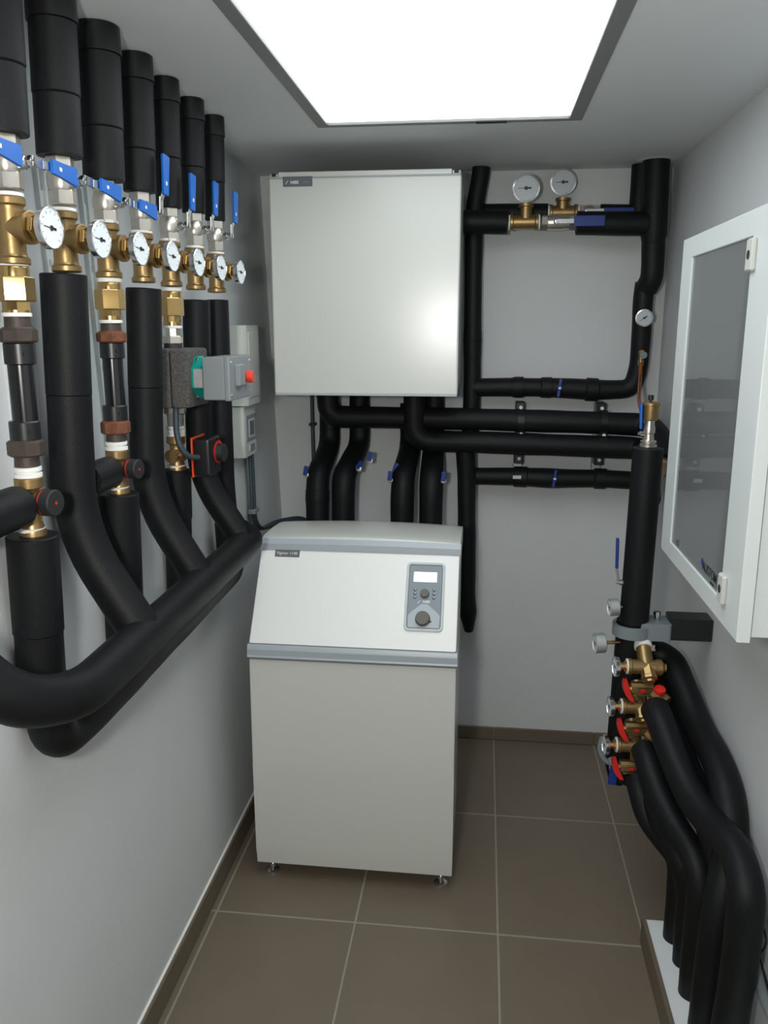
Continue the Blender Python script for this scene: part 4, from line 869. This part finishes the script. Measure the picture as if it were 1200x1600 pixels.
bm = nb(); tube(bm, [(.557, 3.095, 1.59), (.553, 3.06, 1.525), (.524, 2.90, 1.465), (.483, 2.60, 1.448), (.455, 2.36, 1.433), (.449, 2.318, 1.425)], .0065, .05, 14, .015); part('tube', bm, 'copper', t)
bm = nb(); lathe(bm, (.557, 3.095, 1.57), (0, 0, 1), [(0, .010), (.022, .011), (.024, .008), (.055, .007)], 18); lathe(bm, (.557, 3.11, 1.618), (0, -1, 0), [(0, .009), (.03, .009)], 18); part('cock_body', bm, 'brass', t)
bm = nb(); lathe(bm, (.560, 3.078, 1.610), (.2, -1, -.1), [(0, .012), (.010, .012), (.011, .009)], 20); part('cock_cap', bm, 'panelgrey', t, 'grey cap')

# ---------------------------------------------------------------- black buffer column on the right
t = thing('separator_column', 'tall black insulated column held by a grey clamp beside the glass door cabinet', 'column', (.44, 2.30, .37))
bm = nb(); lathe(bm, (.449, 2.30, 1.386), V((.4425, 2.30, .885)) - V((.449, 2.30, 1.386)), [(0, .030), (.001, .0385), (.003, .0405), (.501, .0405)], 36); part('upper_sleeve', bm, 'foam', t)
bm = nb(); lathe(bm, (.441, 2.315, .885), V((.433, 2.318, .365)) - V((.441, 2.315, .885)), [(0, .043), (.46, .043), (.50, .032), (.52, .015)], 36); part('lower_sleeve', bm, 'foam', t)
t = thing('column_clamp', 'grey ring clamp on a black box arm fixed to the right wall', 'bracket', (.56, 2.31, .84))
bm = nb(); n = 30; ring = []
for i in range(n):
    a = 2 * PI * i / n; ring.append([bm.verts.new((.441 + math.cos(a) * rr_, 2.305 + math.sin(a) * rr_, zz)) for rr_, zz in ((.047, .846), (.056, .846), (.056, .880), (.047, .880))])
for i in range(n):
    a, b = ring[i], ring[(i + 1) % n]
    for j in range(4): bm.faces.new((a[j], a[(j + 1) % 4], b[(j + 1) % 4], b[j]))
part('ring', bm, 'greyclamp', t)
bm = nb(); prism(bm, [(.455, 2.262), (.535, 2.262), (.541, 2.268), (.541, 2.345), (.455, 2.345), (.478, 2.305)], 2, .842, .892, .002); part('clamp_jaw', bm, 'greyclamp', t)
bm = nb(); bx2(bm, (.538, 2.275, .842), (XR, 2.345, .906), .003, 1); part('box_arm', bm, 'black', t)
bm = nb(); lathe(bm, (.505, 2.30, .89), (0, 0, 1), [(0, .007), (.018, .007), (.018, .010), (.028, .010)], 6); part('clamp_bolt', bm, 'steel', t)
bm = nb(); lathe(bm, (.492, 2.255, .835), (0, 0, -1), [(0, .005), (.01, .005), (.01, .008), (.016, .008)], 6); part('clamp_bolt', bm, 'steel', t)
t = thing('air_vent', 'brass air vent on a nickel valve standing on top of the black column', 'valve', (.448, 2.30, 1.388))
bm = nb(); lathe(bm, (.448, 2.30, 1.386), (0, 0, 1), [(0, .021), (.002, .023), (.008, .023), (.010, .018), (.012, .018), (.013, .021), (.018, .021), (.020, .0145), (.024, .0140), (.036, .013), (.040, .016), (.055, .016), (.060, .0135), (.074, .0135)], 24); part('nickel_valve', bm, 'nickel', t)
bm = nb(); lathe(bm, (.449, 2.30, 1.459), (0, 0, 1), [(0, .018), (.004, .0205), (.040, .0215), (.041, .0245), (.047, .0245), (.049, .022)], 28); part('brass_chamber', bm, 'brass', t)
bm = nb(); lathe(bm, (.447, 2.30, 1.508), (0, 0, 1), [(0, .004), (.006, .004), (.006, .0075), (.018, .0075), (.019, .006)], 18); part('cap', bm, 'black', t, 'small black cap')
bm = nb(); lathe(bm, (.440, 2.30, 1.424), (-1, -.1, 0), [(0, .007), (.016, .007), (.017, .004), (.022, .004)], 14); part('stem', bm, 'steel', t)
bm = nb(); box(bm, (.4235, 2.297, 1.470), (.006, .018, .068), .002, 2, Matrix.Rotation(-.04, 3, 'Y')); part('grip', bm, 'blue', t, 'blue upright grip')
t = thing('drain_valve', 'slim blue upright lever valve on the left side of the black column', 'valve', (.395, 2.30, 1.01))
bm = nb(); lathe(bm, (.412, 2.30, 1.000), (-1, 0, 0), [(0, .007), (.006, .009), (.016, .009), (.017, .005), (.026, .005)], 8); part('body', bm, 'nickel', t)
bm = nb(); tube(bm, [(.392, 2.297, 1.000), (.390, 2.297, 1.018), (.384, 2.297, 1.045)], .003, .008, 10, .01); part('lever', bm, 'steel', t)
bm = nb(); box(bm, (.384, 2.297, 1.086), (.008, .014, .088), .003, 2, Matrix.Rotation(-.03, 3, 'Y')); part('grip', bm, 'bluedk', t)
make_gauge('pressure_gauge', (.372, 2.285, .930), (-1, -.12, -.05), .0245, 'small steel pressure gauge edge-on beside the column, just above the grey clamp', 'steel gauges on the column', .5, .024, .028, 'zinc', 'gauge')
make_gauge('pressure_gauge', (.338, 2.285, .821), (-1, -.12, -.05), .0290, 'steel pressure gauge edge-on beside the column, just below the grey clamp', 'steel gauges on the column', .5, .026, .045, 'zinc', 'gauge')
# three brass circuits
zt = (.784, .664, .545); xt = (.462, .454, .447)
where = ('upper', 'middle', 'lower')
for i in range(3):
    X, Z, Yt = xt[i], zt[i], 2.215
    t = thing('circuit_valve', 'brass balancing tee of the %s heating circuit on the right column' % where[i], 'valve', (X, Yt, Z), 'brass circuit tees on the column')
    bm = nb()
    lathe(bm, (X - .045, Yt, Z), (1, 0, 0), [(0, .019), (.002, .0225), (.010, .0225), (.012, .020), (.075, .020), (.078, .0225), (.092, .0225), (.095, .018), (.099, .012), (.104, .012)], 26)
    lathe(bm, (X + .005, Yt + .06, Z + .045), (.02, -.8, -.6), [(0, .021), (.05, .021), (.075, .021)], 24)
    lathe(bm, (X + .008, Yt, Z), (.1, -.75, -.65), [(0, .021), (.028, .021), (.030, .023), (.038, .023), (.040, .014), (.046, .013)], 8)
    part('body', bm, 'brass', t)
    bm = nb(); lathe(bm, (X - .044, Yt, Z), (-1, 0, 0), [(0, .0215), (.004, .0215)], 24); part('thread_seal', bm, 'tape', t)
    bm = nb(); lathe(bm, (X - .047, Yt, Z), (-1, 0, 0), [(0, .015), (.006, .015), (.007, .010), (.018, .010)], 8); part('bushing', bm, 'brassp', t)
    if i == 0:
        bm = nb(); lathe(bm, (X + .005, Yt + .052, Z + .039), (.02, -.8, -.6), [(-.012, .0245), (0, .0250), (.004, .0250), (.005, .0215)], 26); part('white_seal', bm, 'tape', t)
    make_gauge('dial_thermometer', (X - .078, Yt - .006, Z), (-1, -.08, 0), .0290, 'round thermometer seen edge-on at the left of the %s brass circuit tee' % where[i], 'edge-on thermometers on the column', .3, .009, 0, 'steel')
    # red levered ball valve just below
    zz = Z - .060
    t = thing('circuit_ball_valve', 'brass ball valve with curved red lever below the %s brass tee' % where[i], 'valve', (X, 2.20, zz), 'red levered brass valves on the column')
    bm = nb(); lathe(bm, (X - .034, 2.205, zz), (1, 0, 0), [(0, .019), (.060, .019)], 8, PI / 8); lathe(bm, (X + .026, 2.205, zz - .006), (.5, -.5, -.35), [(0, .019), (.03, .019), (.032, .023), (.048, .023)], 8)
    part('body', bm, 'brass', t)
    bm = nb(); bx2(bm, (X - .034, 2.1835, zz + .009), (X + .030, 2.1865, zz + .013), .001, 1); part('edge_rib', bm, 'brassp', t)
    bm = nb(); bx2(bm, (X - .030, 2.1845, zz - .014), (X + .034, 2.1875, zz - .010), .001, 1); part('edge_rib', bm, 'brassp', t)
    bm = nb(); bx2(bm, (X - .012, 2.1838, zz - .003), (X + .002, 2.1858, zz + .006), .001, 1); part('red_mark', bm, 'red', t, 'small red marking')
    bm = nb(); vs = []
    for a in range(9):
        u_ = a / 8; c_ = V((X - .052 + .022 * u_ * u_, 2.192, zz + .028 - .058 * u_)); w_ = .0035 + .0055 * math.sin(PI * min(1, max(0, .1 + .8 * u_)))
        vs.append([bm.verts.new(c_ + V((sx * w_, sy, 0))) for sx, sy in ((-1, -.013), (1, -.013), (1, .013), (-1, .013))])
    for a, b in zip(vs, vs[1:]):
        for j in range(4): bm.faces.new((a[j], a[(j + 1) % 4], b[(j + 1) % 4], b[j]))
    bm.faces.new(list(reversed(vs[0]))); bm.faces.new(vs[-1]); part('lever', bm, 'red', t, 'curved red lever')
    bm = nb(); lathe(bm, (X - .034, 2.203, zz), (-1, 0, 0), [(0, .010), (.012, .009)], 8); part('stem', bm, 'brassp', t)
    bm = nb(); lathe(bm, (X + .038, 2.180, zz + .004), (.1, -.35, 1), [(0, .015), (.004, .0165), (.012, .015), (.013, .006)], 22); part('red_cap', bm, 'red', t, 'red round cap')
    bm = nb(); lathe(bm, (X + .036, 2.168, zz - .018), (.1, -.8, .3), [(0, .010), (.012, .010), (.016, .006)], 14); part('bleed_nipple', bm, 'brassp', t)
t = thing('drain_valve', 'small blue handled drain valve at the very bottom of the black column', 'valve', (.40, 2.22, .44))
bm = nb(); box(bm, (.3985, 2.215, .448), (.024, .009, .058), .003, 2, Matrix.Rotation(.08, 3, 'Y')); part('grip', bm, 'bluedk', t)
bm = nb(); lathe(bm, (.400, 2.28, .462), (0, -1, 0), [(0, .008), (.045, .008), (.046, .012), (.055, .012)], 16); part('body', bm, 'zinc', t)
t = thing('bottom_outlet', 'black insulated outlet elbow under the lowest brass valve', 'pipe', (.44, 2.24, .40)); foam('sleeve', [(.425, 2.30, .43), (.432, 2.24, .425), (.47, 2.20, .44)], .019, t, .02)
bm = nb(); tube(bm, [(.375, 2.30, .52), (.368, 2.30, .48), (.385, 2.295, .45), (.41, 2.29, .44)], .008, .03, 12, .008); single('flex_hose', bm, 'greyclamp', 'short grey flexible hose curling left of the column foot', 'hose')

# insulated floor circuits running to the kerb
FP = [('nearest and thickest black circuit pipe, elbowing down at the bottom right corner', [(.486, 2.150, .690), (.489, 2.105, .684), (.513, 2.0, .615), (.538, 1.91, .568), (.561, 1.82, .560), (.584, 1.71, .570), (.586, 1.625, .535), (.584, 1.615, .38), (.580, 1.64, .074)], .0385, .055),
      ('black circuit pipe hugging the right wall behind the nearest one', [(.470, 2.37, .78), (.565, 2.36, .76), (.598, 2.15, .655), (.608, 1.97, .640), (.608, 1.87, .605), (.606, 1.81, .52), (.572, 1.745, .40), (.562, 1.735, .074)], .0390, .06),
      ('black circuit pipe squeezed between the nearest one and the pipe on the right wall', [(.480, 2.37, .70), (.530, 2.34, .68), (.548, 2.15, .600), (.566, 1.99, .545), (.585, 1.90, .50), (.600, 1.865, .42), (.600, 1.865, .074)], .0360, .06),
      ('middle black circuit pipe, leaving the middle brass valve', [(.464, 2.150, .568), (.468, 2.10, .555), (.490, 2.04, .495), (.517, 1.97, .455), (.550, 1.88, .425), (.560, 1.845, .36), (.558, 1.840, .074)], .0345, .05),
      ('black circuit pipe second from the far end of the row on the white kerb', [(.475, 2.20, .46), (.490, 2.14, .44), (.515, 2.05, .385), (.540, 1.975, .365), (.562, 1.955, .28), (.566, 1.945, .074)], .0330, .05),
      ('farthest black circuit pipe of the row on the white kerb', [(.460, 2.185, .455), (.462, 2.15, .440), (.478, 2.12, .386), (.513, 2.07, .355), (.548, 2.035, .325), (.558, 2.035, .28), (.560, 2.035, .074)], .0330, .045)]
for lab, pts, r, b_ in FP:
    t = thing('insulated_pipe', lab, 'pipe', pts[-1], 'circuit pipes going down into the kerb'); foam('sleeve', pts, r, t, b_, wob=.0006)
bm = nb(); tube(bm, [(.635, 1.70, .34), (.634, 1.66, .315), (.632, 1.60, .295), (.630, 1.50, .30)], .011, .04, 14, .01); single('grey_conduit', bm, 'greyclamp', 'bit of grey conduit at the right wall behind the nearest black pipe', 'conduit')
bm = nb(); tube(bm, [(.645, 1.69, .42), (.640, 1.635, .405), (.641, 1.645, .375), (.648, 1.69, .325), (.648, 1.60, .295)], .0022, .008, 8, .01); single('thin_wire', bm, 'ink', 'thin dark wire loop on the right wall behind the nearest black pipe', 'wire')

# ---------------------------------------------------------------- glass fronted enclosure on the right wall
EX, EY0, EY1, EZ0, EZ1 = .460, 1.458, 2.110, 1.152, 1.905
t = thing('control_cabinet', 'pale grey wall cabinet with framed tinted glass door on the right wall', 'cabinet', (.56, 1.78, 1.15))
o = .028
bm = nb(); bx2(bm, (EX + o, EY0 + .012, EZ0 + .006), (XR, EY0 + .018, EZ1 - .006), .001, 1); part('side_panel', bm, 'enam', t)
bm = nb(); bx2(bm, (EX + o, EY1 - .012, EZ0 + .006), (XR, EY1 - .006, EZ1 - .006), .001, 1); part('side_panel', bm, 'enam', t)
bm = nb(); bx2(bm, (EX + o, EY0 + .018, EZ1 - .012), (XR, EY1 - .012, EZ1 - .006), .001, 1); part('top_panel', bm, 'enam', t)
bm = nb(); bx2(bm, (EX + o, EY0 + .018, EZ0 + .006), (XR, EY1 - .012, EZ0 + .012), .001, 1); part('bottom_panel', bm, 'enam', t)
bm = nb(); bx2(bm, (XR - .014, EY0 + .018, EZ0 + .012), (XR - .008, EY1 - .012, EZ1 - .012), .001, 1); bp_ = part('mounting_plate', bm, 'enamin', t)
GY0, GY1, GZ0, GZ1 = 1.575, 2.015, 1.195, 1.858
dr = None
def rloop(bm, x, i): return [bm.verts.new((x, y_, z_)) for y_, z_ in ((EY0 + i, EZ0 + i), (EY1 - i, EZ0 + i), (EY1 - i, EZ1 - i), (EY0 + i, EZ1 - i))]
def gloop(bm, x, i): return [bm.verts.new((x, y_, z_)) for y_, z_ in ((GY0 - i, GZ0 - i), (GY1 + i, GZ0 - i), (GY1 + i, GZ1 + i), (GY0 - i, GZ1 + i))]
bm = nb(); Ls = [rloop(bm, EX + .024, 0), rloop(bm, EX + .003, 0), rloop(bm, EX + .001, .001), rloop(bm, EX, .003), gloop(bm, EX, .0015), gloop(bm, EX + .0015, 0), gloop(bm, EX + .024, 0)]
for a, b in zip(Ls, Ls[1:] + Ls[:1]):
    for j in range(4): bm.faces.new((a[j], a[(j + 1) % 4], b[(j + 1) % 4], b[j]))
part('door_frame', bm, 'enam', t)
bm = nb(); bx2(bm, (EX + .004, GY0, GZ0), (EX + .008, GY1, GZ1)); gl = part('glass_pane', bm, 'glass', t, 'tinted glass pane')
for yy, zz in ((1.563, 1.826), (1.553, 1.222)):
    bm = nb(); bx2(bm, (EX - .009, yy - .017, zz - .028), (EX + .001, yy + .017, zz + .028), .003, 1); lk = part('door_lock', bm, 'ivory', t, 'ivory quarter-turn lock')
    bm = nb(); lathe(bm, (EX - .0088, yy, zz), (-1, 0, 0), [(0, .008), (.001, .008)], 18); part('key_slot', bm, 'ink', lk)
text('lettering', 'AUSTOM', .027, basis((EX + .0036, 1.674, 1.2180), (0, -1, 0), (0, 0, 1)), 'ink', gl, bold=.0003)
text('lettering', 'electro', .010, basis((EX + .0036, 1.650, 1.2020), (0, -1, 0), (0, 0, 1)), 'ink', gl)
bm = nb(); lathe(bm, (EX + .0038, 1.732, 1.224), (-1, 0, 0), [(0, .008), (.0004, .008)], 12); part('logo_dot', bm, 'bluedk', gl, 'small blue emblem')
# inside
for y0_, y1_, z0_, z1_, m_, l_ in ((1.765, 1.805, 1.470, 1.545, 'bluedk', 'dark blue module'), (1.745, 1.785, 1.295, 1.370, 'bluedk', 'dark blue module'), (1.795, 1.830, 1.640, 1.665, 'ivory', 'ivory module'), (1.800, 1.835, 1.725, 1.760, 'ivory', 'ivory module')):
    bm = nb(); bx2(bm, (.502, y0_, z0_), (XR - .014, y1_, z1_), .003, 1); q = part('module', bm, m_, t, l_)
    bm = nb(); lathe(bm, (.502, (y0_ + y1_) / 2, (z0_ + z1_) / 2), (-1, 0, 0), [(0, .005), (.002, .005)], 12); part('screw', bm, 'white', q)
for i in range(3):
    bm = nb(); tube(bm, [(.53, 1.83, 1.735 - .012 * i), (.505, 1.845 + .006 * i, 1.72 - .012 * i), (.505, 1.84 + .008 * i, 1.68), (.53, 1.82, 1.655)], .004, .04, 8, .02); part('wire_loop', bm, ('copper', 'white', 'copper')[i], t)
bm = nb(); tube(bm, [(.480, 1.985, 1.20), (.480, 1.94, 1.29), (.482, 1.86, 1.345), (.486, 1.77, 1.365), (.49, 1.71, 1.35), (.50, 1.665, 1.29), (.52, 1.63, 1.22)], .003, .05, 8, .015); part('earth_wire', bm, 'gy', t, 'yellow green earth wire')
